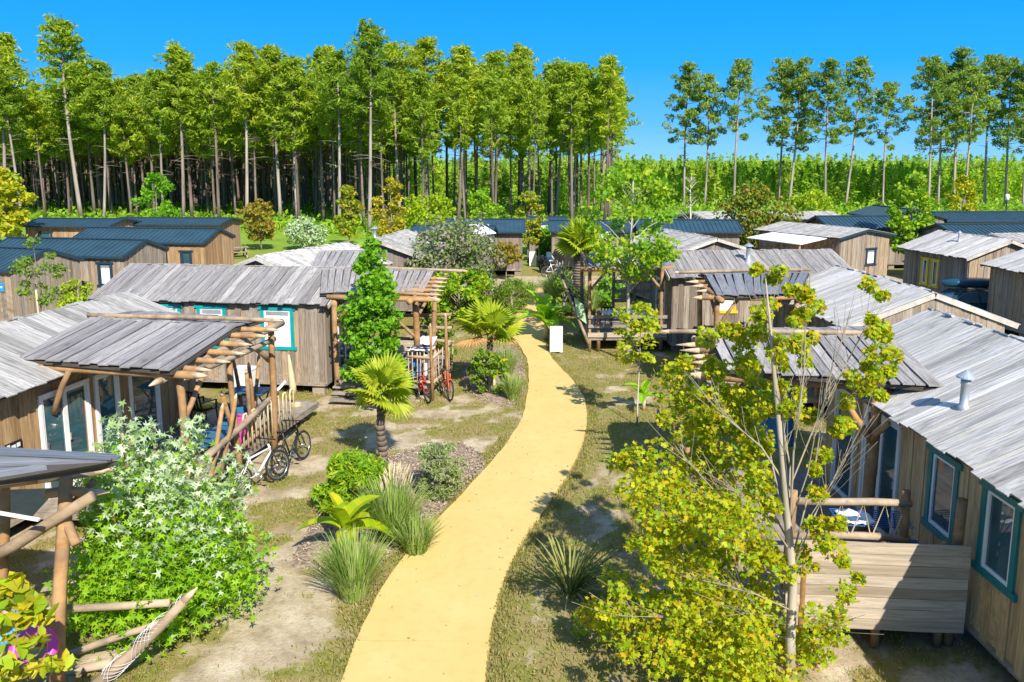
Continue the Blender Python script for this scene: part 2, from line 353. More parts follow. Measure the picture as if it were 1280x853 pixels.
# ------------------------------------------------------------------ leaves
LEAF = {
 'diamond': (np.array([(0, -.5, 0), (.3, 0, .06), (0, .5, 0), (-.3, 0, .06)], float), np.array([(0, 1, 2, 3)])),
 'tuft': (np.array([(0, -.5, 0), (.13, -.05, .03), (0, .5, 0), (-.13, -.05, .03)], float), np.array([(0, 1, 2, 3)])),
 'tuft2': (np.array([(0, -.5, 0), (.2, -.05, .03), (0, .5, 0), (-.2, -.05, .03)], float), np.array([(0, 1, 2, 3)])),
 'needle': (np.array([(-.06, -.5, 0), (.06, -.5, 0), (.05, .5, 0), (-.05, .5, 0)], float), np.array([(0, 1, 2, 3)])),
 'broad': (np.array([(0, -.5, 0), (.27, -.2, .05), (.25, .15, .03), (0, .5, -.04), (-.25, .15, .03), (-.27, -.2, .05)], float), np.array([(0, 1, 2, 3), (0, 3, 4, 5)])),
}
def _maple():
    ang = [-90, -62, -28, -2, 22, 48, 66, 90, 114, 132, 158, 182, 208, 242]; rad = [.1, .30, .42, .34, .5, .37, .34, .56, .34, .37, .5, .34, .42, .30]
    V = [(0, 0, .05)]+[(math.cos(R(a))*q, math.sin(R(a))*q, -.04 if q > .4 else .04) for a, q in zip(ang, rad)]
    n = len(ang); F = [(0, 1+i, 1+(i+1) % n) for i in range(n)]
    return np.array(V), np.array(F)
LEAF['maple'] = _maple()
def _silver():
    ang = [-90, -58, -25, -2, 25, 50, 70, 90, 110, 130, 155, 182, 205, 238]; rad = [.1, .24, .46, .2, .54, .2, .2, .62, .2, .2, .54, .2, .46, .24]
    V = [(0, 0, .05)]+[(math.cos(R(a))*q, math.sin(R(a))*q, -.05 if q > .4 else .04) for a, q in zip(ang, rad)]
    n = len(ang); return np.array(V), np.array([(0, 1+i, 1+(i+1) % n) for i in range(n)])
LEAF['silver'] = _silver()
def rand_rot(n, up=0.0, rng=RNG):
    """n rotation matrices; up>0 turns the leaf faces towards the sky"""
    nz = rng.normal(size=(n, 3)); nz[:, 2] += up; nz /= np.linalg.norm(nz, axis=1)[:, None]
    t = rng.normal(size=(n, 3)); x = np.cross(t, nz); x /= np.linalg.norm(x, axis=1)[:, None]
    return np.stack([x, np.cross(nz, x), nz], axis=2)
def leaf_mesh(name, P, size, shape, mat, up=.6, rnd=None, rots=None):
    T, F = LEAF[shape]; n = len(P); Rm = rand_rot(n, up) if rots is None else rots
    sz = size*RNG.uniform(.7, 1.3, n)
    V = np.einsum('nij,kj->nki', Rm, T)*sz[:, None, None] + P[:, None, :]
    FF = (F[None] + (np.arange(n)*len(T))[:, None, None]).reshape(-1, F.shape[1])
    r = RNG.uniform(0, 1, n) if rnd is None else rnd
    return fast_mesh(name, V.reshape(-1, 3), FF, np.repeat(r, len(F)), [mat])
def obj(name, me, parent=None, kind=None):
    o = link(bpy.data.objects.new(name, me), parent)
    if kind: o['kind'] = kind
    return o
def clumps_to_points(C, rad, per, flat=.75):
    P = []
    for c, r in zip(C, rad):
        d = RNG.normal(size=(per, 3)); d /= np.linalg.norm(d, axis=1)[:, None]
        q = d*(RNG.uniform(.25, 1, per)**.6)[:, None]*r; q[:, 2] *= flat; P.append(q+c)
    return np.concatenate(P)

def tree(name, label, cat, x, y, h, w, mat, nleaf=1600, leaf=.16, trunk_h=None, trunk_r=.07, bark='bark', shape='oval', nc=26, leafshape='broad', group=None, seed=0, per_r=None, lean=(0, 0), mix=None, up=.5, pieces=0):
    """trunk and limbs carry leaf clumps spread through the crown's volume"""
    global RNG
    keep = RNG; RNG = np.random.default_rng(seed+101); rr = random.Random(seed)
    if y > 40: nleaf = int(nleaf*2.1); nc = int(nc*1.35)
    o = thing(name, label, cat, (x, y, 0), 0, group); th = trunk_h if trunk_h is not None else h*.3
    C, rad = [], []; H = h-th
    for i in range(nc):
        for _ in range(30):
            t = RNG.uniform(0.02, .97); a = RNG.uniform(0, 2*PI)
            prof = {'oval': math.sin(PI*min(1, t*.92+.1))**.6, 'cone': (1-t)**.8*1.0+.08, 'vase': (.35+.75*t) if t < .75 else 1.0-(t-.75)*2.2, 'round': math.sqrt(max(0, 1-(2*t-1)**2))*.95+.05}[shape]
            q = math.sqrt(RNG.uniform(.12, 1)); c = np.array([math.cos(a)*q*prof*w/2, math.sin(a)*q*prof*w/2, th+H*t])
            c[0] += lean[0]*t; c[1] += lean[1]*t
            if all(np.linalg.norm(c-d) > w*.13 for d in C): break
        C.append(c); rad.append((per_r or w*.17)*RNG.uniform(.7, 1.3))
    mb = MB(); top = Vector((lean[0]*.8, lean[1]*.8, th+H*.86)); k = 6
    def on(t): return Vector((lean[0]*.8*t*t+math.sin(t*5+seed)*w*.012, lean[1]*.8*t*t+math.cos(t*4+seed)*w*.012, t*top.z))
    mb.tube([on(i/k) for i in range(k+1)], [trunk_r*(1.15 if i == 0 else 1-.82*i/k) for i in range(k+1)], 7)
    for c in C:
        c = Vector(c); tz = min(.97, max(th*.75, c.z - (c.xy.length)*rr.uniform(.5, 1.0))/top.z); p = on(tz); m = p.lerp(c, .5)+Vector((0, 0, (c-p).length*.08))
        r0 = trunk_r*(1-.82*tz)*.5; mb.tube([p, m, c], [r0, r0*.6, r0*.25], 4, cap=False)
    mb.go('trunk', M[bark], o, True)
    P = clumps_to_points(C, rad, max(6, nleaf//nc))
    if pieces:
        idx = np.argsort(P[:, 1])[:pieces*3:3]; sel = np.zeros(len(P), bool); sel[idx] = True
        single_leaves(o, P[sel], leaf, leafshape, mat, up); P = P[~sel]
    if mix is not None:
        s = RNG.uniform(size=len(P)) < mix[1]; crown = obj('crown', leaf_mesh('crown', P[~s], leaf, leafshape, mat, up), o)
        obj('tinted_leaves', leaf_mesh('tinted_leaves', P[s], leaf, leafshape, mix[0], up), crown)
    else: crown = obj('crown', leaf_mesh('crown', P, leaf, leafshape, mat, up), o)
    RNG = keep; return o
_LV = {}
def single_leaves(parent, P, size, shape, mat, up=.5, name='leaf', rots=None):
    key = (shape, mat.name)
    if key not in _LV:
        T, F = LEAF[shape]; me = bpy.data.meshes.new(name); me.from_pydata([tuple(t) for t in T], [], [tuple(int(i) for i in f) for f in F]); me.materials.append(mat); me.update(); _LV[key] = me
    Rm = rand_rot(len(P), up) if rots is None else rots
    for p, r in zip(P, Rm):
        o = bpy.data.objects.new(name, _LV[key]); COL.objects.link(o); o.parent = parent
        m = Matrix([list(map(float, row)) for row in r]).to_4x4(); s = size*random.uniform(.75, 1.3)
        m = Matrix.Translation(Vector([float(c) for c in p])) @ m @ Matrix.Scale(s, 4); o.matrix_basis = m

# ------------------------------------------------------------------ ground, path, sandy lane
def vnoise(X, Y, s, seed):
    r = np.random.default_rng(seed); g = r.uniform(0, 1, (256, 256)); x, y = X/s+500, Y/s+500
    i, j = np.floor(x).astype(int), np.floor(y).astype(int); fx, fy = x-i, y-j; fx = fx*fx*(3-2*fx); fy = fy*fy*(3-2*fy)
    q = lambda a, b: g[(i+a) % 256, (j+b) % 256]
    return (q(0, 0)*(1-fx)+q(1, 0)*fx)*(1-fy)+(q(0, 1)*(1-fx)+q(1, 1)*fx)*fy
def fbm(X, Y, s, seed): return vnoise(X, Y, s, seed)*.5+vnoise(X, Y, s*.47, seed+1)*.27+vnoise(X, Y, s*.21, seed+2)*.15+vnoise(X, Y, s*.1, seed+3)*.08
PL_ = [(-2.34, 7.5), (-2.31, 9.88), (-2.32, 10.83), (-2.2, 12.2), (-1.88, 13.63), (-1.55, 14.56), (-1.04, 16.1), (-.43, 17.98), (.04, 19.75), (.33, 21.32), (.53, 24.25), (.57, 27.59), (.25, 30.0), (-.1, 32.0), (-.05, 34.5), (.45, 37.5), (.95, 41), (1.2, 43.6)]
PR_ = [(-.36, 7.5), (-.34, 9.88), (-.35, 10.7), (-.29, 11.7), (-.1, 12.9), (.2, 14.0), (.6, 15.15), (1.1, 16.5), (1.58, 18.2), (1.95, 20.0), (2.17, 22.3), (2.08, 24.2), (1.75, 26.0), (1.42, 27.6), (1.25, 30.2), (1.4, 33.4), (1.95, 37.0), (2.4, 43.6)]
def resample(P, n):
    P = np.array(P, float); d = np.r_[0, np.cumsum(np.linalg.norm(np.diff(P, axis=0), axis=1))]; t = np.linspace(0, d[-1], n)
    Q = np.stack([np.interp(t, d, P[:, 0]), np.interp(t, d, P[:, 1])], 1)
    for _ in range(6): Q[1:-1] = Q[1:-1]*.5+(Q[:-2]+Q[2:])*.25
    return Q
PLs, PRs = resample(PL_, 90), resample(PR_, 90)
PC = (PLs+PRs)/2
def path_dist(X, Y):
    d = np.full(np.shape(X), 1e9)
    for c in PC: d = np.minimum(d, np.hypot(X-c[0], Y-c[1]))
    return d
def sstep(a, b, x): t = np.clip((x-a)/(b-a), 0, 1); return t*t*(3-2*t)
def grass_mask(X, Y):
    n = fbm(X, Y, 1.7, 11)*.58+fbm(X, Y, .5, 61)*.42; g = sstep(.40, .62, n)
    d = path_dist(X, Y)
    near = (X > 0.3) & (Y < 50)
    g = np.where(X > PCx(Y), sstep(.35, .63, n+.02), sstep(.40, .66, n+.0))       # greener on the right of the path
    g = np.maximum(g, sstep(1.75, 1.15, d)*sstep(.3, .5, fbm(X, Y, 1.1, 31))*.9)
    lane = sstep(2.6, 1.6, np.abs(Y-46.5-.02*X))*sstep(.2, .4, fbm(X, Y, 1.5, 5)+.1)
    g = np.where(Y > 30, np.maximum(g, sstep(30, 36, Y)*.85), g)*(1-lane)
    return np.maximum(g, sstep(54, 62, Y)*sstep(.28, .42, n))
def PCx(Y): return np.interp(Y, PC[:, 1], PC[:, 0])
def axis_vals(lo, hi, st, far, neg=None):
    a = list(np.arange(lo, hi+1e-6, st)); s = st; b = []
    x = hi
    while x < far: s *= 1.22; x += s; b.append(x)
    c = []; s = st; x = lo
    while x > -(far if neg is None else neg): s *= 1.22; x -= s; c.append(x)
    return np.array(c[::-1]+a+b)
gx, gy = axis_vals(-14, 14, .16, 4000), axis_vals(7, 52, .16, 6000, 60)
GX, GY = np.meshgrid(gx, gy, indexing='xy')
GM = grass_mask(GX, GY)
GZ = (fbm(GX, GY, 1.3, 77)-.5)*.05*sstep(1.0, 1.6, path_dist(GX, GY))*(np.abs(GX) < 40)*(GY < 70) - .03
V = np.stack([GX, GY, GZ], -1).reshape(-1, 3); nx, ny = len(gx), len(gy)
ii = (np.arange(ny-1)[:, None]*nx+np.arange(nx-1)[None, :]).reshape(-1)
F = np.stack([ii, ii+1, ii+nx+1, ii+nx], 1)
def ground_mat():
    m, n, o = new_mat('sandy_ground'); L = n.links
    b = nd(n, 'ShaderNodeBsdfPrincipled'); b.inputs['Roughness'].default_value = .95; b.inputs['Specular IOR Level'].default_value = .15
    tc = nd(n, 'ShaderNodeTexCoord')
    def noise(s, d=6, r=.6):
        x = nd(n, 'ShaderNodeTexNoise'); x.inputs['Scale'].default_value = s; x.inputs['Detail'].default_value = d; x.inputs['Roughness'].default_value = r; L.new(tc.outputs['Object'], x.inputs['Vector']); return x
    n1, n2, n3, n4 = noise(1.7), noise(9, 8, .7), noise(.35, 4), noise(38, 3)
    sand = ramp(n, [(.3, (.31, .245, .155)), (.5, (.46, .375, .255)), (.7, (.62, .53, .39))]); L.new(n1.outputs[0], sand.inputs[0])
    s2 = ramp(n, [(.35, (.68, .65, .6)), (.6, (1.1, 1.1, 1.1))]); L.new(n2.outputs[0], s2.inputs[0])
    mx = nd(n, 'ShaderNodeMix', data_type='RGBA', blend_type='MULTIPLY'); mx.inputs[0].default_value = .85; L.new(sand.outputs[0], mx.inputs[6]); L.new(s2.outputs[0], mx.inputs[7])
    gr = ramp(n, [(.25, (.17, .165, .035)), (.45, (.29, .225, .095)), (.6, (.19, .195, .035)), (.8, (.34, .27, .13))]); L.new(n1.outputs[0], gr.inputs[0])
    far = ramp(n, [(.3, (.14, .25, .02)), (.7, (.24, .34, .04))]); L.new(n3.outputs[0], far.inputs[0])
    sp = nd(n, 'ShaderNodeSeparateXYZ'); L.new(tc.outputs['Object'], sp.inputs[0])
    mr = nd(n, 'ShaderNodeMapRange'); mr.inputs['From Min'].default_value = 48; mr.inputs['From Max'].default_value = 66; L.new(sp.outputs['Y'], mr.inputs[0])
    gf = nd(n, 'ShaderNodeMix', data_type='RGBA'); L.new(mr.outputs[0], gf.inputs[0]); L.new(gr.outputs[0], gf.inputs[6]); L.new(far.outputs[0], gf.inputs[7])
    at_ = nd(n, 'ShaderNodeAttribute', attribute_name='turf_cover')
    ad = nd(n, 'ShaderNodeMath', operation='MULTIPLY_ADD'); L.new(n2.outputs[0], ad.inputs[0]); ad.inputs[1].default_value = 1.35; L.new(at_.outputs['Fac'], ad.inputs[2])
    th = ramp(n, [(.74, (0, 0, 0)), (1.0, (1, 1, 1))]); L.new(ad.outputs[0], th.inputs[0])
    fin = nd(n, 'ShaderNodeMix', data_type='RGBA'); L.new(th.outputs[0], fin.inputs[0]); L.new(mx.outputs[2], fin.inputs[6]); L.new(gf.outputs[2], fin.inputs[7])
    L.new(fin.outputs[2], b.inputs['Base Color'])
    bp = nd(n, 'ShaderNodeBump'); bp.inputs['Strength'].default_value = .6; bp.inputs['Distance'].default_value = .03
    am = nd(n, 'ShaderNodeMath'); L.new(n2.outputs[0], am.inputs[0]); L.new(n4.outputs[0], am.inputs[1]); L.new(am.outputs[0], bp.inputs['Height']); L.new(bp.outputs[0], b.inputs['Normal'])
    L.new(b.outputs[0], o.inputs[0]); return m
gme = fast_mesh('ground', V, F, None, [ground_mat()])
a = gme.attributes.new('turf_cover', 'FLOAT', 'POINT'); a.data.foreach_set('value', GM.astype(np.float32).ravel())
gme.polygons.foreach_set('use_smooth', np.ones(len(gme.polygons), dtype=bool))
structure(obj('ground', gme))
def path_mat():
    m, n, o = new_mat('yellow_path_surface'); L = n.links
    b = nd(n, 'ShaderNodeBsdfPrincipled'); b.inputs['Roughness'].default_value = .85; b.inputs['Specular IOR Level'].default_value = .2
    tc = nd(n, 'ShaderNodeTexCoord'); cs = []
    for s, d in ((.8, 5), (45, 4), (5, 6)):
        x = nd(n, 'ShaderNodeTexNoise'); x.inputs['Scale'].default_value = s; x.inputs['Detail'].default_value = d; L.new(tc.outputs['Object'], x.inputs['Vector']); cs.append(x)
    r = ramp(n, [(.35, (.585, .422, .15)), (.6, (.612, .447, .167)), (.75, (.635, .475, .195))]); L.new(cs[0].outputs[0], r.inputs[0])
    r2 = ramp(n, [(.3, (.94, .93, .91)), (.6, (1.02, 1.02, 1.02))]); L.new(cs[1].outputs[0], r2.inputs[0])
    r3 = ramp(n, [(.30, (.93, .91, .87)), (.5, (1, 1, 1))]); L.new(cs[2].outputs[0], r3.inputs[0])
    c = r.outputs[0]
    for q in (r2, r3):
        mx = nd(n, 'ShaderNodeMix', data_type='RGBA', blend_type='MULTIPLY'); mx.inputs[0].default_value = .8; L.new(c, mx.inputs[6]); L.new(q.outputs[0], mx.inputs[7]); c = mx.outputs[2]
    L.new(c, b.inputs['Base Color'])
    bp = nd(n, 'ShaderNodeBump'); bp.inputs['Strength'].default_value = .25; bp.inputs['Distance'].default_value = .005; L.new(cs[1].outputs[0], bp.inputs['Height']); L.new(bp.outputs[0], b.inputs['Normal'])
    L.new(b.outputs[0], o.inputs[0]); return m
PM = path_mat()
# the path is a slab with a shallow joint across it near the camera
def slab(name, i0, i1):
    mb = MB(); V, F = [], []; J = 6; k = i1-i0+1
    for i in range(i0, i1+1):
        for j in range(J+1):
            p = PLs[i]*(1-j/J)+PRs[i]*(j/J)
            if j in (0, J): p = p + RNG.normal(size=2)*.012
            V.append((p[0], p[1], .03-.008*abs(j/J-.5)*2))
        V += [(PRs[i][0]+.02, PRs[i][1], -.08), (PLs[i][0]-.02, PLs[i][1], -.08)]
    S = J+3
    for i in range(k-1):
        for j in range(J): F.append((i*S+j, i*S+j+1, (i+1)*S+j+1, (i+1)*S+j))
        F.append((i*S+J, i*S+J+1, (i+1)*S+J+1, (i+1)*S+J)); F.append((i*S+J+2, i*S, (i+1)*S, (i+1)*S+J+2))
    F.append(tuple(range(S-1, -1, -1))); F.append(tuple((k-1)*S+j for j in range(S)))
    return build(name, V, F, PM, None)
ji = int(np.argmin(np.abs(PC[:, 1]-10.85)))
s0 = slab('path', 0, ji); s1 = slab('path', ji, 89)
for v in s0.data.vertices:
    if abs(v.co.y-PLs[ji][1]) < .08: v.co.y -= .015
structure(s0); structure(s1)
# mulch beds of bark chips along the path
def bed(pts, n):
    mb = MB(); c = Vector((sum(p[0] for p in pts)/len(pts), sum(p[1] for p in pts)/len(pts)))
    P = resample(list(pts)+[pts[0]], 60)[:-1]; V = [(c.x, c.y, .03)]; K = len(P)
    for s in (.5, .85, 1.0):
        for p in P:
            q = c+(Vector(p)-c)*s*random.uniform(.96, 1.04); V.append((q.x, q.y, .03 if s < 1 else -.03))
    F = [(0, 1+i, 1+(i+1) % K) for i in range(K)]
    for r in range(2):
        for i in range(K): F.append((1+r*K+i, 1+(r+1)*K+i, 1+(r+1)*K+(i+1) % K, 1+r*K+(i+1) % K))
    structure(build('planting_bed', V, F, M['mulch'], None, smooth=True))
    A = np.array(P); cc = np.array([c.x, c.y]); i = RNG.integers(0, K, n); t = np.sqrt(RNG.uniform(0, 1, n)); w = RNG.uniform(0, 1, n)[:, None]
    q = cc+((A[i]*(1-w)+A[(i+1) % K]*w)-cc)*t[:, None]
    return np.c_[q, np.full(n, .045)]
M['mulch'] = plain('bark_mulch', (.28, .21, .15), .95, vary=.5, scale=14, bump=.8)
M['chips'] = leafy('bark_chips', tones((.26, .19, .13), (.40, .31, .23), (.19, .14, .10), (.48, .40, .32), (.33, .23, .15)), .0)
chips = [bed([(-3.9, 13.2), (-2.6, 12.3), (-2.0, 13.6), (-1.6, 14.9), (-1.0, 16.4), (-.45, 18.2), (-1.3, 19.4), (-2.6, 18.9), (-3.6, 17), (-3.9, 15)], 5200),
         bed([(-.9, 22.6), (.15, 22.0), (.4, 24.2), (.45, 27.5), (.1, 30), (-1.2, 29.5), (-1.8, 26), (-1.5, 24)], 2200)]
cp = np.concatenate(chips)
tag(obj('bark_chips', leaf_mesh('bark_chips', cp, .06, 'diamond', M['chips'], 1.6)), 'loose brown bark chips spread over the planting beds beside the yellow path', 'bark chips', kind='stuff')
# short turf: blades where the ground is covered, thinning out with distance
n = 420000; bx = RNG.uniform(-9, 9, n); by = 8.5+RNG.uniform(0, 1, n)**1.5*34
gmv = grass_mask(bx, by); keep = (RNG.uniform(0, 1, n) < gmv**1.2*.6) & (path_dist(bx, by) > .97)
P = np.c_[bx, by, np.full(n, .02)][keep]
nz = RNG.normal(size=(len(P), 3))*.9; nz[:, 2] *= .3; nz /= np.linalg.norm(nz, axis=1)[:, None]
upv = np.tile([0, 0, 1.], (len(P), 1)) + RNG.normal(size=(len(P), 3))*.45; xx = np.cross(upv, nz); xx /= np.linalg.norm(xx, axis=1)[:, None]
rots = np.stack([xx*.9, np.cross(nz, xx), nz], 2)
ne = 15000; ie = RNG.integers(0, 78, ne); sd_ = RNG.choice([0, 1], ne); E0 = np.where(sd_[:, None] == 0, PLs[ie], PRs[ie]); dn = (PRs-PLs)/np.linalg.norm(PRs-PLs, axis=1)[:, None]
tg_ = np.roll(PC, -1, 0)-PC; E0 = E0+dn[ie]*np.where(sd_ == 0, -1, 1)[:, None]*(RNG.uniform(-.03, 1, ne)**1*.28)[:, None]+tg_[ie]*RNG.uniform(0, 1, ne)[:, None]
ke = (fbm(E0[:, 0], E0[:, 1], .8, 41) > np.where(sd_ == 0, .5, .36)); E0 = E0[ke]; Pe = np.c_[E0, np.full(len(E0), .03)]
nz2 = RNG.normal(size=(len(Pe), 3))*.9; nz2[:, 2] *= .3; nz2 /= np.linalg.norm(nz2, axis=1)[:, None]; up2 = np.tile([0, 0, 1.], (len(Pe), 1))+RNG.normal(size=(len(Pe), 3))*.4; x2 = np.cross(up2, nz2); x2 /= np.linalg.norm(x2, axis=1)[:, None]
P = np.concatenate([P, Pe]); rots = np.concatenate([rots, np.stack([x2*.9, np.cross(nz2, x2), nz2], 2)])
tag(obj('turf', leaf_mesh('turf', P, .075, 'tuft', M['turf'], rots=rots)), 'short patchy green and straw coloured grass growing in the sandy ground', 'grass', kind='stuff')

n = 260; i = RNG.integers(0, 60, n); w = RNG.choice([-1, 1], n)*(1-RNG.uniform(0, 1, n)**2.2*.9)*1.05; dirn = (PRs-PLs)/np.linalg.norm(PRs-PLs, axis=1)[:, None]
q = PC[i]+dirn[i]*w[:, None]+RNG.normal(size=(n, 2))*.05
tag(obj('leaf_litter', leaf_mesh('leaf_litter', np.c_[q, np.full(n, .042)], .045, 'diamond', M['chips'], 3.0)), 'dry leaf scraps and bark bits scattered over the yellow path', 'leaf litter', kind='stuff')

# ------------------------------------------------------------------ cabins
class Cabin:
    def __init__(s, name, label, A, ang, L, w, ez, rz, roof='roof_grey', clad='clad_grey', ov=.3, oe=.2, base=.38, cat='cabin', metal=False,
                 slopes='', n_roof=None, pw=.2, single='', opens=(), trim='trim_pale', group=None, far=False, skirt=True):
        s.A, s.ang, s.L, s.w, s.ez, s.rz, s.base, s.ov, s.oe = A, R(ang), L, w, ez, rz, base, ov, oe
        s.root = thing(name, label, cat, (A[0], A[1], 0), s.ang, group)
        s.k = (rz-ez)/(w+ov); s.metal, s.far = metal, far
        s.wt = rz-s.k*w-.09; s.gt = rz-.1; s.cm = M[clad]; s.trim = M[trim]; s.opens = opens
        # carcass
        x0, x1 = 0, L; V = []
        for x in (x0, x1): V += [(x, -w, base), (x, w, base), (x, w, s.wt), (x, 0, s.gt), (x, -w, s.wt)]
        F = [(0, 4, 3, 2, 1), (5, 6, 7, 8, 9), (0, 5, 9, 4), (1, 2, 7, 6), (4, 9, 8, 3), (3, 8, 7, 2), (0, 1, 6, 5)]
        s.wall = build('wall', V, F, M['clad_far'] if far else M['under'], s.root)
        for side in '+-AB': s.clad(side, pw, side in single)
        for op in opens: s.opening(*op)
        s.roofing(M[roof], slopes, n_roof)
        if skirt:
            mb = MB()
            for x in np.linspace(.25, L-.25, max(3, int(L/1.6))):
                for y in (-w+.2, w-.2): mb.box((x, y, base/2-.03), (.38, .3, base+.06))
            mb.go('pier', M['clad_grey'], s.root)
            mb = MB()
            for y in (-w, w): mb.box((L/2, y, base-.06), (L, .07, .12))
            mb.box((0, 0, base-.06), (.07, 2*w-.1, .12)); mb.box((L, 0, base-.06), (.07, 2*w-.1, .12)); mb.go('sill_beam', M['deck'], s.root)
    def w2l(s, p):
        p = Vector(p); d = p-Vector((s.A[0], s.A[1], 0)); c, q = math.cos(-s.ang), math.sin(-s.ang)
        return Vector((d.x*c-d.y*q, d.x*q+d.y*c, p.z))
    def side(s, side):
        """origin u range, point function, outward normal"""
        w, L = s.w, s.L
        if side == '+': return (0, L), (lambda u, z, o=0: Vector((u, w+o, z))), Vector((0, 1, 0))
        if side == '-': return (0, L), (lambda u, z, o=0: Vector((u, -w-o, z))), Vector((0, -1, 0))
        if side == 'A': return (-w, w), (lambda u, z, o=0: Vector((-o, u, z))), Vector((-1, 0, 0))
        return (-w, w), (lambda u, z, o=0: Vector((L+o, u, z))), Vector((1, 0, 0))
    def top(s, side, u): return s.wt-.01 if side in '+-' else min(s.gt-.02, s.rz-s.k*abs(u)-.1)
    def clad(s, side, pw, single):
        (u0, u1), P, nrm = s.side(side); u = u0; mb = MB(); i = 0; t = .022
        while u < u1-.02:
            du = min(pw*random.uniform(.8, 1.2), u1-u); c = u+du/2; z1 = s.top(side, c); off = .012+(.013 if i % 2 else 0)
            gaps = sorted((o[3], o[3]+o[5]) for o in s.opens if o[0] == side and o[1] != 'flat' and abs(c-o[2]) < o[4]/2+.01); spans = []; z = s.base-.05-random.uniform(0, .03)
            for a, b in gaps:
                if a-z > .05: spans.append((z, a))
                z = max(z, b)
            if z1-z > .03: spans.append((z, z1))
            for a, b in spans:
                if single: plank(s.wall, P(c, a, off), P(c, b, off), du-.014+(.012 if i % 2 else 0), t, nrm, s.cm)
                else: mb.bar(P(c, a, off), P(c, b, off), du-.008, t, up=nrm)
            u += du; i += 1
        if not single: mb.go('cladding', s.cm if not s.far else M['clad_far_warm' if s.cm.name.startswith(('far_warm', 'honey')) else 'clad_far'], s.wall)['kind'] = 'stuff'
        # corner boards
    def opening(s, side, kind, u, z, w, h, cas='white', pane='glass', ncol=1):
        (u0, u1), P, nrm = s.side(side); tg = Vector((0, 0, 1)).cross(nrm)
        def brd(mb, a, b, wd, t, off): mb.bar(P(*a, off), P(*b, off), wd, t, up=nrm)
        cw = .1 if kind == 'win' else .07
        mb = MB(); e = .07 if kind == 'win' else 0
        brd(mb, (u-w/2-cw/2, z-e), (u-w/2-cw/2, z+h+e), cw, .045, .04); brd(mb, (u+w/2+cw/2, z-e), (u+w/2+cw/2, z+h+e), cw, .045, .04)
        brd(mb, (u-w/2-cw-e, z+h+cw/2), (u+w/2+cw+e, z+h+cw/2), cw, .05, .046); brd(mb, (u-w/2-cw-e, z-cw/2), (u+w/2+cw+e, z-cw/2), cw, .05, .046)
        win = mb.go('window' if kind == 'win' else 'door', M[cas], s.root)
        f = .055; fm = MB(); n = ncol
        for j in range(n):
            a, b = u-w/2+w*j/n, u-w/2+w*(j+1)/n
            brd(fm, (a+f/2, z), (a+f/2, z+h), f, .05, .015); brd(fm, (b-f/2, z), (b-f/2, z+h), f, .05, .015)
            brd(fm, (a+f, z+f/2), (b-f, z+f/2), f, .05, .012); brd(fm, (a+f, z+h-f/2), (b-f, z+h-f/2), f, .05, .012)
            pm = MB(); pm.bar(P((a+b)/2, z+f, .006), P((a+b)/2, z+h-f, .006), (b-a)-2*f+.01, .012, up=nrm); pm.go('pane', M[pane], win)
            if kind == 'door':
                hm = MB(); hm.bar(P(b-f*1.0, z+.95, .06), P(b-f*1.0, z+1.1, .06), .03, .03, up=nrm); hm.go('handle', M['chrome'], win)
        fm.go('frame', M['white_pvc'] if cas != 'navy' else M['navy'], win)
        if pane == 'blind':
            bm = MB(); brd(bm, (u-w/2+f, z+h-f-.06), (u+w/2-f, z+h-f-.06), .1, .015, .018); bm.go('blind_box', M['zinc'], win)
    def rp(s, x, v, up=0): return Vector((x, v, s.rz-s.k*abs(v)+up))
    def roofing(s, mat, slopes, n):
        W, a, b = s.w+s.ov, -s.oe, s.L+s.oe; t = .07; V = []
        for x in (a, b): V += [s.rp(x, -W), s.rp(x, 0), s.rp(x, W), s.rp(x, -W, -t), s.rp(x, 0, -t), s.rp(x, W, -t)]
        F = [(0, 6, 7, 1), (1, 7, 8, 2), (3, 4, 10, 9), (4, 5, 11, 10), (0, 3, 9, 6), (2, 8, 11, 5), (0, 1, 4, 3), (1, 2, 5, 4), (6, 9, 10, 7), (7, 10, 11, 8)]
        s.roof = build('roof', V, F, mat if s.metal else M['under'], s.root)
        mb = MB()
        if s.metal:
            for x in np.arange(a+.12, b, .27):
                for g in (-1, 1): mb.bar(s.rp(x, 0, .012), s.rp(x, g*W, .012), .035, .04, up=(0, 0, 1))
            mb.go('rib', mat, s.roof)['kind'] = 'stuff'
            mb = MB(); mb.bar(s.rp(a-.02, 0, .03), s.rp(b+.02, 0, .03), .22, .04)
            for x in (a-.012, b+.012):
                for g in (-1, 1): mb.bar(s.rp(x, .0, -.03), s.rp(x, g*(W+.02), -.03), .03, .15)
            for g in (-1, 1): mb.bar(s.rp(a, g*(W+.03), -.05), s.rp(b, g*(W+.03), -.05), .08, .09)
            mb.go('trim', M['navy'], s.root)
        else:
            n = n or int((b-a)/.22)
            for g in (-1, 1):
                A, B, C, D = s.rp(a, 0, .004), s.rp(b, 0, .004), s.rp(b, g*(W+.05), .004), s.rp(a, g*(W+.05), .004)
                plank_quad(s.roof, A, B, C, D, n, .024, mat, ('+' if g > 0 else '-') in slopes, jit=.09, lift=.006, gap=.032)
            for x in (a-.03, b+.03):
                for g in (-1, 1): mb = MB(); mb.bar(s.rp(x, .02*g, -.06), s.rp(x, g*(W+.02), -.06), .035, .13); mb.go('barge_board', s.trim, s.root)
    def chimney(s, x, v, h=.5, r=.085):
        p = s.rp(x, v); mb = MB(); mb.lathe([(r*1.7, -.12), (r*1.5, .06), (r, .09), (r, h-.06), (r*1.12, h-.05), (r*1.12, h+.01)], 14, p)
        c = mb.go('chimney', M['zinc'], s.root, True); mb = MB(); mb.lathe([(r*1.0, h+.02), (r*2.2, h+.05), (r*2.15, h+.07), (.01, h+.17)], 16, p); mb.go('cap', M['zinc'], c)
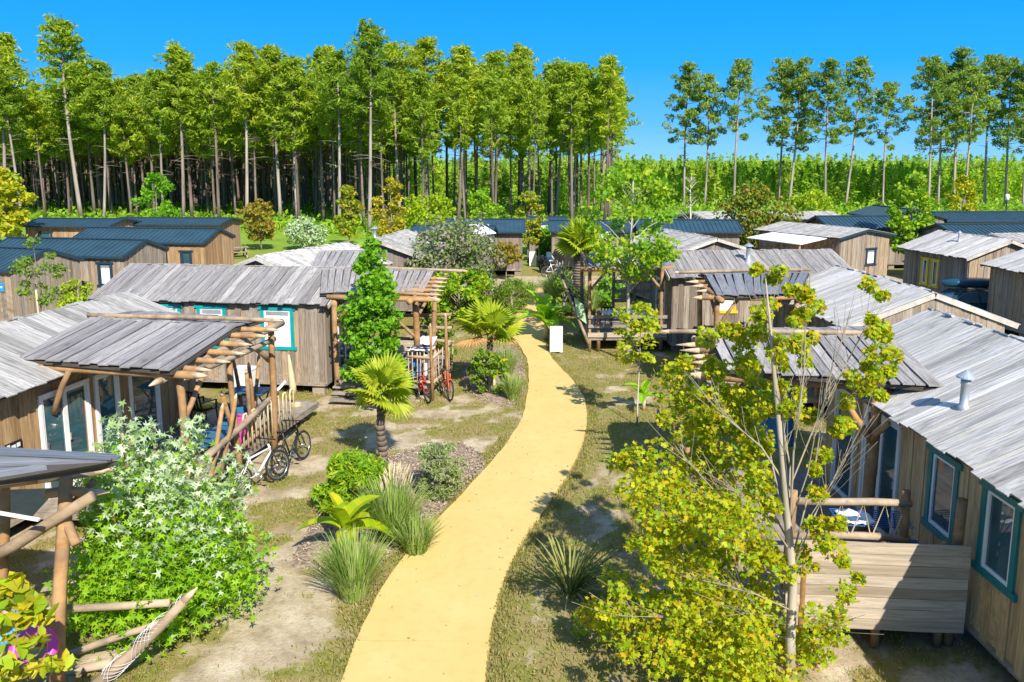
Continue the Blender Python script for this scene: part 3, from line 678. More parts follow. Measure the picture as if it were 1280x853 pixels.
    def porch(s, RL, RR, ER, EL, n, mat='roof_grey', pole=None, back=1.0, name='porch_roof'):
        """plank roof over the deck; ridge RL-RR, eave EL-ER in world coordinates, plus a short back slope"""
        RL, RR, ER, EL = (s.w2l(p) for p in (RL, RR, ER, EL))
        V = [RL, RR, ER, EL]; dz = Vector((0, 0, -.03)); t = Vector((0, 0, -.06))
        bk = (RL-EL).normalized()*back; bk.z = -.12; B0, B1 = RL+bk, RR+bk
        vs_ = [p+dz for p in (RL, RR, ER, EL, B0, B1)]; vs_ += [p+t for p in vs_]
        F = [(0, 1, 2, 3), (0, 4, 5, 1), (6, 9, 8, 7), (6, 7, 11, 10), (3, 2, 8, 9), (4, 10, 11, 5), (0, 3, 9, 6), (0, 6, 10, 4), (1, 7, 8, 2), (1, 5, 11, 7)]
        pr = build(name, vs_, F, M['under'], s.root)
        plank_quad(pr, RL, RR, ER, EL, n, .024, M[mat], True, jit=.1, lift=.015, gap=.04)
        plank_quad(pr, RL, RR, B1, B0, max(4, int(n*.9)), .024, M[mat], False, jit=.1)
        if pole: log(s.root, s.w2l(pole[0])+Vector((0, 0, .07)), s.w2l(pole[1])+Vector((0, 0, .07)), .055, M['log_grey'], .2, 'ridge_pole')
        return pr
    def log(s, p, q, r, name='post', tip=0, mat=None): return log(s.root, s.w2l(p), s.w2l(q), r, M[mat] if mat else None, tip, name)
    def deck(s, P, z=.38, name='deck'):
        """deck floor on world corner points P (4), with a fascia"""
        Q = [s.w2l((p[0], p[1], z)) for p in P]; V = Q+[q-Vector((0, 0, .14)) for q in Q]
        d = build(name, V, [(0, 1, 2, 3), (7, 6, 5, 4), (0, 4, 5, 1), (1, 5, 6, 2), (2, 6, 7, 3), (3, 7, 4, 0)], M['deck'], s.root)
        up = Vector((0, 0, .003)); plank_quad(d, Q[0]+up, Q[1]+up, Q[2]+up, Q[3]+up, max(4, int((Q[1]-Q[0]).length/.15)), .02, M['deck'], False, 'deck_board', lift=0, jit=.02); return d
def wp(u, v, h): return at(u, v, h)

GL = 'plank-clad cabins of the holiday village'
# --- near left: ridge runs away from the camera, porch towards the path
L1 = Cabin('timber_cabin', 'nearest left cabin with silver plank roof, log porch and glazed doors, behind white bicycle', (-9.95, 20.2), 258, 9.5, 1.9, 2.85, 3.6, 'roof_silver', 'clad_honey', slopes='+', single='+A', n_roof=40, group=GL,
           opens=[('+', 'door', 4.4, .45, 1.2, 2.0, 'white_pvc', 'glass', 2), ('+', 'door', 3.2, .45, .6, 2.0, 'white_pvc', 'glass', 1), ('+', 'door', 2.0, .45, .9, 2.0, 'white_pvc', 'glass', 1)])
L1.porch(wp(112, 398, 3.42), wp(296, 409, 3.35), wp(215, 463, 3.1), wp(12, 447, 3.15), 17, pole=(wp(110, 397, 3.42), wp(343, 405, 3.36)), back=1.5)
# --- second left cabin: front wall towards the camera
L2 = Cabin('timber_cabin', 'grey plank cabin with turquoise framed windows, left of the path behind the green sweetgum', (-5.35, 25.4), 172.5, 7.2, 2.06, 2.8, 3.56, 'roof_grey', 'clad_grey', ov=.14, slopes='+', single='+A', n_roof=34, group=GL,
           opens=[('+', 'win', 1.42, 1.45, .82, 1.12, 'teal', 'blind'), ('+', 'win', 3.5, 1.45, .72, 1.12, 'teal', 'blind'), ('+', 'win', 4.95, 1.45, .72, 1.12, 'teal', 'blind'), ('A', 'door', .3, .45, 1.2, 2.0, 'white_pvc', 'glass', 2)])
L2.porch(wp(402, 337, 3.58), wp(543, 340, 3.5), wp(529, 366, 3.05), wp(400, 366, 3.1), 16, pole=(wp(440, 335, 3.55), wp(578, 342, 3.45)), back=1.3)
# --- near right
R1 = Cabin('timber_cabin', 'nearest right cabin with pale plank roof and two dark teal windows in its side wall', (8.6, 16.0), 271, 9.5, 2.05, 2.85, 3.95, 'roof_pale', 'clad_tan', slopes='-', single='-A', n_roof=40, group=GL, pw=.19,
           opens=[('-', 'win', 4.35, 1.35, .62, 1.15, 'teal_dark', 'glass'), ('-', 'win', 5.75, 1.35, .62, 1.15, 'teal_dark', 'glass'), ('-', 'door', 2.35, .45, 1.2, 2.05, 'white_pvc', 'glass', 2), ('-', 'door', .9, .45, .8, 2.05, 'white_pvc', 'glass', 1)])
R1.porch(wp(888, 423, 3.42), wp(1112, 421, 3.5), wp(1181, 485, 3.27), wp(906, 461, 3.15), 16, pole=(wp(1112, 421, 3.5), wp(836, 418, 3.4)), back=1.4)
R2 = Cabin('timber_cabin', 'cabin with broad pale plank roof whose boarded gable rises behind the nearest right cabin', (10.85, 20.3), 94.5, 5.2, 2.0, 2.78, 3.62, 'roof_pale', 'clad_grey', oe=.05, slopes='+', single='A', n_roof=25, group=GL, pw=.24)
R2.porch(wp(880, 344, 3.46), wp(1012, 341, 3.46), wp(998, 367, 3.2), wp(896, 370, 3.2), 12, 'roof_blue', pole=(wp(1012, 340, 3.46), wp(848, 343, 3.42)), back=1.2)
R3 = Cabin('timber_cabin', 'grey plank cabin with a yellow window frame and shaded deck, right of the path', (5.75, 30.6), 3, 6.5, 1.9, 2.85, 3.52, 'roof_grey', 'clad_grey', slopes='-', single='-', n_roof=30, group=GL,
           opens=[('-', 'win', 1.95, 1.55, .58, .75, 'yellow', 'blind'), ('A', 'door', -.2, .45, 1.3, 2.0, 'white_pvc', 'glass', 2)])
R3.porch(wp(736, 317, 3.5), wp(834, 314, 3.52), wp(838, 334, 3.12), wp(734, 335, 3.08), 12, 'roof_blue', back=1.3)
# --- left, dark metal roofs
GM_ = 'metal-roofed cabins on the left'
L3 = Cabin('metal_roof_cabin', 'grey cabin at the left edge with a small blue plate on its wall', (-19.3, 32.9), 163, 5.5, 1.7, 2.72, 3.35, 'metal_roof', 'clad_grey', metal=True, group=GM_, pw=.15, ov=.12, oe=.1, single='A')
L4 = Cabin('metal_roof_cabin', 'weathered cabin with one white curtained window, between grey and orange cabins', (-17.2, 37.3), 171, 7, 1.6, 2.72, 3.3, 'metal_roof', 'clad_grey', metal=True, group=GM_, pw=.16, ov=.12, oe=.1, opens=[('+', 'win', .95, 1.4, .55, .95, 'navy', 'blind')], single='+A')
L5 = Cabin('metal_roof_cabin', 'orange-brown clad cabin with dark blue metal roof and two dark windows near the pines', (-16.0, 43.5), 174, 7.4, 1.7, 2.72, 3.3, 'metal_roof', 'clad_honey', metal=True, group=GM_, pw=.17, ov=.12, oe=.1,
            opens=[('+', 'win', 1.0, 1.35, .45, .85, 'navy', 'glass'), ('+', 'win', 2.35, 1.4, .45, .85, 'navy', 'blind')], single='+A')
L6 = Cabin('metal_roof_cabin', 'low orange clad cabin with flat dark roof, beyond the yellow tree on the left', (-27.0, 55.6), 175, 6.0, 1.7, 2.6, 2.95, 'metal_roof', 'clad_far_warm', metal=True, far=True, group=GM_, opens=[('+', 'win', 4.6, 1.2, .8, .9, 'navy', 'glass')])
L7 = Cabin('metal_roof_cabin', 'low dark roofed cabin half hidden behind the orange-brown cabin', (-20.6, 58.5), 177, 8.0, 1.7, 2.5, 2.8, 'metal_roof', 'clad_far_warm', metal=True, far=True, group=GM_)
# --- middle distance
L8 = Cabin('timber_cabin', 'pale plank roofed cabin directly behind the cabin with turquoise windows', (-9.25, 29.2), 66, 5.2, 1.9, 2.75, 3.5, 'roof_pale', 'clad_far', far=True, n_roof=26, group=GL)
L8.porch(wp(398, 315, 3.45), wp(470, 314, 3.4), wp(458, 335, 3.1), wp(388, 335, 3.1), 10, back=1.2)
L9 = Cabin('timber_cabin', 'small pale roofed cabin with a chimney behind the sweetgum crown', (-6.1, 35.7), 81, 4.6, 1.9, 2.75, 3.5, 'roof_far', 'clad_far', far=True, n_roof=22, group=GL)
L9.chimney(2.8, 1.0)
L10 = Cabin('metal_roof_cabin', 'cabin with a dark roof half hidden behind the purple-leaved tree', (-1.2, 46.6), 176, 4.4, 1.9, 2.7, 3.2, 'metal_roof', 'clad_far', metal=True, far=True)
L11 = Cabin('metal_roof_cabin', 'little grey cabin with one bright white window below the pine trunks', (.6, 50.6), 180, 4.6, 1.8, 2.7, 3.3, 'metal_roof', 'clad_far', metal=True, far=True, opens=[('+', 'win', 1.1, .95, .45, .85, 'navy', 'blind')])
C12 = Cabin('metal_roof_cabin', 'distant white walled cabin with dark roof behind the stacked young tree', (3.9, 60.5), 180, 2.6, 1.6, 2.3, 2.75, 'metal_roof', 'clad_far', metal=True, far=True)
C13 = Cabin('metal_roof_cabin', 'dark blue roofed cabin partly hidden by the washingtonia palm', (7.6, 52.0), 178, 5.0, 1.7, 2.6, 3.1, 'metal_roof', 'clad_far', metal=True, far=True)
C14 = Cabin('metal_roof_cabin', 'long dark metal roof behind the tall thin tree beside the lane', (14.0, 50.5), 176, 6.0, 1.8, 2.7, 3.25, 'metal_roof', 'clad_far', metal=True, far=True)
C15 = Cabin('timber_cabin', 'cabin with pale trimmed gable and silver roof behind the shaded deck cabin', (9.3, 36.6), 106, 5.4, 2.0, 2.75, 3.45, 'roof_far', 'clad_far', far=True, group=GL)
C15.chimney(2.3, 1.3, .45)
R4 = Cabin('timber_cabin', 'grey cabin with one dark framed white window in its gable and a white awning', (20.2, 45.6), 119, 6.0, 2.1, 2.7, 3.1, 'roof_far', 'clad_grey', group=GL, trim='navy', single='A', opens=[('A', 'win', -.55, 1.05, .68, .85, 'navy', 'blind')])
R5 = Cabin('timber_cabin', 'cabin with a pair of yellow framed windows beside the parked car', (21.95, 35.3), 100, 4.3, 1.85, 2.75, 3.5, 'roof_pale', 'clad_grey', slopes='+', n_roof=18, single='+A', group=GL, opens=[('+', 'win', 2.05, 1.2, .32, 1.15, 'yellow', 'glass'), ('+', 'win', 2.75, 1.2, .3, 1.15, 'yellow', 'glass')])
R5.chimney(2.0, .8, .35, .05)
R6 = Cabin('timber_cabin', 'cabin at the right edge with a single teal window, right of the parked car', (21.75, 33.0), 274, 8, 1.9, 2.72, 3.45, 'roof_pale', 'clad_grey', slopes='-', n_roof=36, single='-', group=GL, opens=[('-', 'win', 2.75, 1.05, .7, 1.15, 'teal_dark', 'glass')])
GF = 'far metal-roofed cabins on the right'
R7 = Cabin('metal_roof_cabin', 'far right dark blue metal roof rising above the cabin with yellow windows', (24.6, 46.0), 4, 8, 2.0, 2.7, 3.35, 'metal_roof', 'clad_far', metal=True, far=True, group=GF)
R8 = Cabin('timber_cabin', 'white roofed extension at the right edge behind the yellow windowed cabin', (25.7, 42.6), 8, 5, 1.5, 2.8, 3.1, 'roof_far', 'clad_far_warm', far=True)
R9 = Cabin('metal_roof_cabin', 'farthest right cabin with dark roof over a pale wall, under the pine row', (32.0, 60.8), 2, 8, 1.8, 2.6, 3.1, 'metal_roof', 'clad_far', metal=True, far=True, group=GF)
R10 = Cabin('metal_roof_cabin', 'dark gabled roof between the green tree and the yellow tree', (29.5, 58.0), 95, 6, 1.9, 2.8, 3.4, 'metal_roof', 'clad_far', metal=True, far=True, group=GF)
R11 = Cabin('metal_roof_cabin', 'long dark metal roof behind the grey cabin with the white awning', (20.4, 53.3), 2, 6.5, 1.8, 2.7, 3.3, 'metal_roof', 'clad_far', metal=True, far=True, group=GF)
R12 = Cabin('timber_cabin', 'distant white roofed cabin left of the rust tinted tree', (14.0, 62.0), 20, 6, 2.2, 2.5, 3.0, 'roof_far', 'clad_far', far=True)
R13 = Cabin('timber_cabin', 'distant white flat roofed cabin behind the yellow-green round tree', (20.5, 63.5), 10, 5, 2.0, 2.5, 2.9, 'roof_far', 'clad_far_warm', far=True)

# ------------------------------------------------------------------ pines
def pine_meshes(seed, H=20.0, crown0=.52, wide=2.7, nb=36, mat='needles', sparse=1.0, size=.5, per=24, bark='bark_pine'):
    g = np.random.default_rng(seed); mb = MB(); k = 9; bend = g.uniform(-.5, .5, 2)
    def on(t): return Vector((bend[0]*math.sin(t*2.4), bend[1]*math.sin(t*2.1+.4), H*t))
    rad = lambda t: .165*(1-t)**.75+.03
    mb.tube([on(i/k) for i in range(k+1)], [rad(i/k)*(1.25 if i == 0 else 1) for i in range(k+1)], 6)
    for i in range(14):                                    # dead stubs below the crown
        t = g.uniform(.3, crown0+.08); a = g.uniform(0, 2*PI); L = g.uniform(.4, 2.0)
        p = on(t); d = Vector((math.cos(a), math.sin(a), g.uniform(-.25, .35))); mb.tube([p, p+d*L*.6, p+d*L+Vector((0, 0, -.1))], [.035, .022, .01], 3, cap=False)
    C, rr = [], []
    for i in range(nb):
        t = crown0+(1-crown0)*((i+.5)/nb)**.9; q = (t-crown0)/(1-crown0); a = i*2.4+g.uniform(-.5, .5)
        L = wide*(.55+.45*min(1, q*4))*max(.12, 1-q**1.6)**.75*g.uniform(.55, 1.25); L = max(L, .5)
        p = on(t); up = .1+.75*q; d = Vector((math.cos(a), math.sin(a), 0)); e = p+d*L+Vector((0, 0, up*L*.75)); m = p+d*L*.5+Vector((0, 0, up*L*.2))
        mb.tube([p, m, e], [rad(t)*.4+.012, .03, .012], 3, cap=False)
        for s, r0 in ((.5, .55), (.78, .7), (1.0, .72)):
            if g.uniform() > sparse and s < 1: continue
            c = np.array(p.lerp(m, s*2) if s < .5 else m.lerp(e, (s-.5)*2))+g.normal(size=3)*.25; C.append(c); rr.append(r0*g.uniform(.7, 1.25))
    top = on(1.0); C.append(np.array(top)); rr.append(.6)
    tr = mb.go('tmp', M[bark], None, True); tm = tr.data; bpy.data.objects.remove(tr)
    P = clumps_to_points(C, rr, per, .7)
    return tm, leaf_mesh('crown', P, size, 'tuft', M[mat], .35)
PINES = [pine_meshes(s, 20, c0, w, nb, 'needles', 1, .6, pr+10) for s, c0, w, nb, pr in ((1, .58, 3.1, 32, 32), (2, .62, 2.8, 28, 32), (3, .54, 3.3, 34, 32), (4, .64, 2.7, 27, 34), (5, .59, 2.6, 28, 32), (6, .56, 3.4, 32, 32))]
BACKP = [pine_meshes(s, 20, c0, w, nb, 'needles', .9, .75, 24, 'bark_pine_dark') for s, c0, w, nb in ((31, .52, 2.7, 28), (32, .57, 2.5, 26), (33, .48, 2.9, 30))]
ROWP = [pine_meshes(s, 20, c0, w, nb, 'needles2', .8, .6, 48) for s, c0, w, nb in ((11, .47, 3.7, 34), (12, .52, 3.3, 28), (13, .42, 4.0, 38), (14, .49, 3.2, 26), (15, .45, 4.0, 36))]
def pine(me, x, y, h, rz, label, group=None, lean=(0, 0), wid=1.0):
    o = thing('pine_tree', label, 'pine tree', (x, y, 0), rz, group); o.scale = (h/20*wid, h/20*wid, h/20); o.rotation_euler = (lean[0], lean[1], rz)
    obj('trunk', me[0], o); obj('crown', me[1], o); return o
rf = random.Random(21); spots = []
def edge(x): return np.interp(x, [-90, -55, -30, -14, 0, 13], [98, 93, 87, 79, 79, 83])
# the pines along the front edge that the photograph shows best: base and top positions
for u, v, tu, tv, wd in ((8, 277, 2, 45, 1), (28, 277, 22, 92, 1), (102, 276, 80, 32, 1.05), (130, 277, 122, 95, 1), (228, 277, 226, 62, 1.05), (205, 276, 205, 92, .9), (307, 280, 303, 58, 1), (352, 280, 350, 62, 1.05), (372, 279, 371, 78, .9), (424, 288, 422, 72, 1), (463, 292, 463, 34, 1), (501, 282, 502, 58, 1.0), (539, 279, 538, 52, 1), (581, 276, 580, 72, 1.05), (618, 270, 622, 70, 1), (655, 268, 661, 64, .9), (694, 274, 700, 82, 1), (716, 272, 722, 84, 1), (752, 262, 760, 95, 1.05), (766, 258, 783, 112, .95)):
    b = at(u, v); h = hY = None; t = ray(tu, tv); h = CAMH+t.z*(b.y/t.y); lx = (t.x*(b.y/t.y)-b.x)/h
    spots.append((b.x, b.y, h, wd, lx))
front = len(spots)
for _ in range(20000):
    if len(spots) >= 285: break
    x = rf.uniform(-88, 11.5); dpt = 46 if x < -12 else 24; y = edge(x)+2+dpt*rf.random()**1.15
    if x/y < -.72 or any((x-s[0])**2+(y-s[1])**2 < 8.5 for s in spots): continue
    spots.append((x, y, rf.uniform(13.5, 18.6), rf.uniform(.85, 1.15), 0))
pxl = sorted(range(front), key=lambda i: spots[i][0]/spots[i][1])
ordw = ['first', 'second', 'third', 'fourth', 'fifth', 'sixth', 'seventh', 'eighth', 'ninth', 'tenth', 'eleventh', 'twelfth', 'thirteenth', 'fourteenth', 'fifteenth', 'sixteenth', 'seventeenth', 'eighteenth', 'nineteenth', 'twentieth']
for i, (x, y, h, wd, lx) in enumerate(spots):
    if i < front: lb = 'tall sunlit pine at the forest front, %s from the left edge of the photo' % ordw[pxl.index(i)]
    else: lb = 'slender pine with dark bare trunk standing inside the dense forest behind the front trees'
    if spots[i][2] > 21.5 and i < front: lb = 'tallest pine rising above the forest %s' % ('at the far left' if x < -30 else 'in the middle of the photo')
    pine(PINES[i % 6] if i < front else BACKP[i % 3 if i % 3 else 0], x, y, h, rf.uniform(0, 6.28), lb, 'pines of the forest behind the cabins', (0, lx if i < front else rf.uniform(-.02, .02)), wd*(1.14 if i < front else 1.08))
rowp = [(855, 84), (880, 96), (917, 79), (973, 80), (985, 79), (1031, 80), (1056, 75), (1104, 107), (1161, 77), (1173, 90), (1192, 66), (1203, 86), (1231, 73), (1257, 79), (1279, 80)]
topu = [864, 884, 929, 982, 999, 1040, 1074, 1115, 1166, 1177, 1207, 1214, 1244, 1263, 1284]
for i, ((u, tv), tu) in enumerate(zip(rowp, topu)):
    b = at(u, 263+(i % 3)*1.5); t = ray(tu, tv); h = CAMH+t.z*(b.y/t.y); lx = (t.x*(b.y/t.y)-b.x)/h
    pine(ROWP[(i*3) % 5], b.x, b.y, h, rf.uniform(0, .4)*(1 if i % 2 else -1), 'tall pine standing free on the right, %s from the left in the open row' % ordw[i], 'open row of tall pines on the right', (0, lx))
# trees far back in the left part of the forest, and the young plantation beyond: masses
V, P = [], []
mbx = MB()
for _ in range(900):
    x, y = rf.uniform(-140, -22), rf.uniform(112, 165); h = rf.uniform(17, 20); mbx.tube([(x, y, 0), (x, y, h*.7)], [.2, .09], 4, cap=False)
    if y > 135: P.append(np.array([x, y, h*.62])+np.clip(RNG.normal(size=(60, 3)), -1.5, 1.5)*[1.5, 1.5, h*.2])
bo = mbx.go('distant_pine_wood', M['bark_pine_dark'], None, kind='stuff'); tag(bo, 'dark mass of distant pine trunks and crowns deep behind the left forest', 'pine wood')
obj('crown', leaf_mesh('crown', np.concatenate(P), 1.3, 'diamond', M['needles'], .4), bo)['kind'] = 'stuff'
P, S = [], []
def young(x, y, h):
    n = 64; S.append(np.full(n, RNG.uniform(0, .75))+RNG.uniform(0, .2, n)); t = RNG.uniform(0, 1, n)**.75; a = RNG.uniform(0, 2*PI, n); r = (1-t)*1.15*RNG.uniform(.35, 1.1, n)+.08
    P.append(np.c_[x+r*np.cos(a), y+r*np.sin(a), h*(.08+.92*t)])
for (x0, x1, y0, y1, n) in ((-130, 12, 128, 175, 1250), (12, 175, 119, 140, 900), (12, 190, 140, 200, 900), (-10, 60, 116, 124, 150)):
    for _ in range(n):
        x, y = rf.uniform(x0, x1), rf.uniform(y0, y1); young(x, y, rf.uniform(4.6, 7.0) if y < 140 else rf.uniform(5.2, 8.4))
tag(obj('young_pine_plantation', leaf_mesh('young_pine_plantation', np.concatenate(P), .95, 'tuft', M['young_pine'], .1, rnd=np.concatenate(S)), kind='stuff'), 'bright green plantation of young pines stretching behind the cabins and tall pines', 'young pines')
P = []
for _ in range(6000):
    x = rf.uniform(-95, 25); y = edge(min(13, max(-90, x)))+rf.uniform(-7, 42)
    if x > 12 and y < 84: continue
    P.append(np.array([x, y, 0])+np.abs(RNG.normal(size=(5, 3)))*[.6, .6, .42])
for _ in range(1500):
    x = rf.uniform(12, 120); y = rf.uniform(100, 120); P.append(np.array([x, y, 0])+np.abs(RNG.normal(size=(5, 3)))*[.7, .7, .7])
tag(obj('undergrowth', leaf_mesh('undergrowth', np.concatenate(P), .55, 'diamond', M['fern'], .8), kind='stuff'), 'bright green ferns and low scrub on the forest floor between trunks', 'undergrowth')
# soft wisps of cloud are left to the sky

# ------------------------------------------------------------------ broad-leaved trees and bushes
def T(u, v, top, wpx, mat, label, name='tree', cat='tree', **kw):
    b = at(u, v); h = CAMH-(top-200)*b.y/1000
    return tree(name, label, cat, b.x, b.y, h, wpx*b.y/1000, M[mat], **kw)
T(14, 335, 212, 66, 'lf_yellow', 'yellow autumn tree at the left edge in front of the pines', trunk_h=.8, nleaf=1700, leaf=.3, seed=1, shape='oval', mix=(M['lf_yellowgreen'], .45), nc=30)
T(199, 300, 217, 46, 'lf_green', 'slim fresh green tree rising behind the dark blue roofs', trunk_h=1.2, nleaf=900, leaf=.28, seed=2, nc=22)
T(327, 312, 250, 48, 'lf_orange', 'small rust tinted tree standing on the grass by the picnic bench', trunk_h=.8, nleaf=1000, leaf=.24, seed=3)
T(383, 312, 274, 46, 'lf_pale', 'low round pale leaved tree at the forest edge', trunk_h=.4, nleaf=900, leaf=.24, seed=4, shape='round')
T(437, 308, 232, 34, 'lf_orange', 'narrow orange tinted tree left of the yellow one at the forest edge', trunk_h=.8, nleaf=800, leaf=.24, seed=5, mix=(M['lf_yellowgreen'], .5))
T(490, 312, 222, 42, 'lf_yellow', 'narrow yellow tree at the forest edge behind the sweetgum', trunk_h=.6, nleaf=1000, leaf=.25, seed=6, mix=(M['lf_orange'], .35))
T(535, 290, 246, 62, 'lf_yellowgreen', 'spreading yellow-green bush at the foot of the pines', 'bush', 'bush', trunk_h=.3, nleaf=1100, leaf=.3, seed=7, shape='round')
T(603, 300, 234, 40, 'lf_green', 'light green young tree between the dark roofs in the centre', trunk_h=.6, nleaf=900, leaf=.26, seed=8, mix=(M['lf_yellowgreen'], .5))
T(660, 327, 240, 40, 'lf_yellowgreen', 'young tree tied to stakes by the sandy lane, leaves turning orange', trunk_h=1.3, nleaf=1000, leaf=.22, seed=9, mix=(M['lf_orange'], .4), trunk_r=.05)
T(684, 326, 281, 32, 'lf_green', 'round dense green shrub beside the staked young tree', 'shrub', 'shrub', trunk_h=.1, nleaf=1100, leaf=.22, seed=10, shape='round')
T(633, 350, 303, 36, 'lf_orange', 'small mop headed shrub on a thin stem, rust and green', 'shrub', 'shrub', trunk_h=1.0, nleaf=800, leaf=.17, seed=11, shape='round', trunk_r=.035)
T(566, 392, 281, 112, 'lf_purple', 'large bush with grey-purple leaves beside the path behind the log porch', 'bush', 'bush', trunk_h=.2, nleaf=9000, leaf=.16, seed=12, shape='round', mix=(M['lf_mid'], .45), nc=64)
T(574, 402, 334, 74, 'lf_yellowgreen', 'lime yellow bush in front of the purple-leaved bush', 'bush', 'bush', trunk_h=.3, nleaf=3200, leaf=.17, seed=13, shape='round', mix=(M['lf_green'], .4))
T(940, 330, 232, 84, 'lf_orange', 'broad tree with rust top and green skirt behind the central cabins', trunk_h=1.0, nleaf=2300, leaf=.26, seed=14, mix=(M['lf_mid'], .62), nc=40)
T(1013, 300, 240, 54, 'lf_yellowgreen', 'round yellow-green tree behind the white awning', trunk_h=.7, nleaf=1200, leaf=.27, seed=15, shape='round')
T(1134, 345, 214, 54, 'lf_green', 'upright green tree between the awning cabin and the yellow windowed cabin', trunk_h=.7, nleaf=1900, leaf=.25, seed=16, mix=(M['lf_yellowgreen'], .5), nc=36)
T(1196, 305, 220, 38, 'lf_yellow', 'slim bright yellow tree in front of the pine row on the right', trunk_h=.8, nleaf=900, leaf=.28, seed=17, mix=(M['lf_yellowgreen'], .4))
tree('tree', 'thin young tree with a stake before the dark metal roofed gable', 'tree', -17.15, 28.6, 4.2, 1.7, M['lf_mid'], trunk_h=1.9, nleaf=1000, leaf=.13, seed=18, trunk_r=.03, nc=22)
tree('bush', 'round yellow-green bush below the white curtained window', 'bush', -18.45, 33.6, 1.95, 1.6, M['lf_yellowgreen'], trunk_h=.1, nleaf=1500, leaf=.13, seed=19, shape='round')
T(1098, 300, 268, 40, 'lf_orange', 'small rust tinted shrub beside the grey gable', 'shrub', 'shrub', trunk_h=.4, nleaf=500, leaf=.22, seed=20)
T(469, 505, 296, 86, 'lf_green', 'dense green sweetgum in front of the second left cabin door', trunk_h=.55, nleaf=5200, leaf=.15, seed=21, leafshape='maple', shape='cone', nc=56, trunk_r=.07, per_r=.34, bark='bark')
T(785, 452, 206, 128, 'lf_green', 'tall thin trunked tree with wide airy crown, right of the path by the shaded deck', trunk_h=3.0, nleaf=2900, leaf=.17, seed=22, bark='bark_pale', trunk_r=.085, nc=44, shape='round', mix=(M['lf_yellowgreen'], .5), per_r=.42, leafshape='maple')
T(797, 531, 384, 66, 'lf_yellow', 'small slender tree with yellow-green leaves on the dry lawn right of the path', trunk_h=1.7, nleaf=1000, leaf=.13, seed=23, bark='bark_pale', trunk_r=.028, nc=18, mix=(M['lf_yellowgreen'], .6), shape='round')
T(550, 622, 568, 56, 'lf_sage', 'low grey-green flowering shrub beside the path edge', 'shrub', 'shrub', trunk_h=.02, nleaf=4200, leaf=.11, leafshape='tuft', seed=24, shape='round', mix=(M['lf_purple'], .2), nc=50)
T(440, 640, 585, 84, 'lf_green', 'feathery bright green bush behind the yellow banana plant', 'bush', 'bush', trunk_h=.02, nleaf=10000, leaf=.15, leafshape='tuft', seed=25, shape='round', mix=(M['lf_yellowgreen'], .5), nc=46)
T(612, 492, 440, 44, 'lf_mid', 'dark green shrub under the fan palm beside the path', 'shrub', 'shrub', trunk_h=.05, nleaf=900, leaf=.14, seed=26, shape='round')
T(640, 392, 352, 54, 'lf_mid', 'grey-green rounded bush near the end of the path', 'bush', 'bush', trunk_h=.1, nleaf=3600, leaf=.16, seed=27, shape='round', leafshape='tuft')
T(705, 395, 345, 46, 'lf_mid', 'green bush at the foot of the tall palm', 'bush', 'bush', trunk_h=.1, nleaf=1000, leaf=.16, seed=28, shape='round')
T(760, 385, 345, 40, 'lf_green', 'green shrub growing behind the shaded deck', 'shrub', 'shrub', trunk_h=.1, nleaf=800, leaf=.18, seed=29, shape='round')
T(545, 455, 395, 50, 'lf_mid', 'dark leafy shrub behind the drying rack', 'shrub', 'shrub', trunk_h=.05, nleaf=900, leaf=.15, seed=30, shape='round')
# bare tree
def bare(label, u, v, top, w):
    b = at(u, v); h = CAMH-(top-200)*b.y/1000; o = thing('bare_tree', label, 'tree', (b.x, b.y, 0)); mb = MB(); rr = random.Random(5)
    mb.tube([(0, 0, 0), (.05, 0, h*.4), (-.03, .1, h*.75), (0, 0, h)], [.09, .07, .04, .012], 6)
    mb.go('trunk', M['bark_pale'], o, True); mb = MB()
    for i in range(30):
        t = rr.uniform(.15, .92); a = rr.uniform(0, 6.3); L = w*(1-t*.8)*rr.uniform(.5, 1); p = Vector((0, 0, h*t)); d = Vector((math.cos(a), math.sin(a), .9)); e = p+d*L*.7; mb.tube([p, p+d*L*.4+Vector((0, 0, .05)), e], [.03, .02, .007], 4, cap=False)
        mb.tube([p+d*L*.35, p+d*L*.35+Vector((math.cos(a+1), math.sin(a+1), .9))*L*.35], [.013, .005], 3, cap=False)
    mb.go('branch', M['bark_pale'], o, kind='stuff')
bare('leafless pale tree in front of the far white roofs', 861, 318, 216, 2.6)

# ------------------------------------------------------------------ porches, decks, railings
def l2w(c, x, y, z=0):
    q, k = math.cos(c.ang), math.sin(c.ang); return (c.A[0]+x*q-y*k, c.A[1]+x*k+y*q, z)
# nearest left cabin
c = L1
c.deck([l2w(c, -2.0, 1.95), l2w(c, 5.6, 1.95), l2w(c, 5.2, 4.45), l2w(c, -2.0, 4.3)], .4)
c.log((-9.15, 15.25, 0), (-9.25, 15.25, 3.05), .09); c.log((-6.35, 14.95, 0), (-6.45, 15.0, 3.0), .085); c.log((-5.78, 18.6, 0), (-5.62, 18.35, 3.3), .085); c.log((-6.05, 16.9, 0), (-6.1, 16.8, 3.1), .07)
c.log((-10.6, 15.55, 2.98), (-6.0, 14.72, 2.96), .085, 'beam', .25); c.log(atY(352, 402, 18.6), atY(200, 477, 14.75), .09, 'beam', .3, 'log_grey'); c.log(atY(343, 423, 18.6), atY(232, 474, 15.2), .065, 'beam', .2, 'log_grey')
c.log((-9.05, 15.2, 2.05), (-8.65, 15.15, 2.95), .06, 'brace', .0); c.log((-9.25, 15.3, 2.5), (-10.3, 15.2, 2.95), .06, 'brace'); c.log((-6.4, 15.0, 2.0), (-6.15, 15.6, 2.8), .055, 'brace'); c.log((-5.75, 18.4, 2.3), (-6.0, 17.6, 3.0), .055, 'brace')
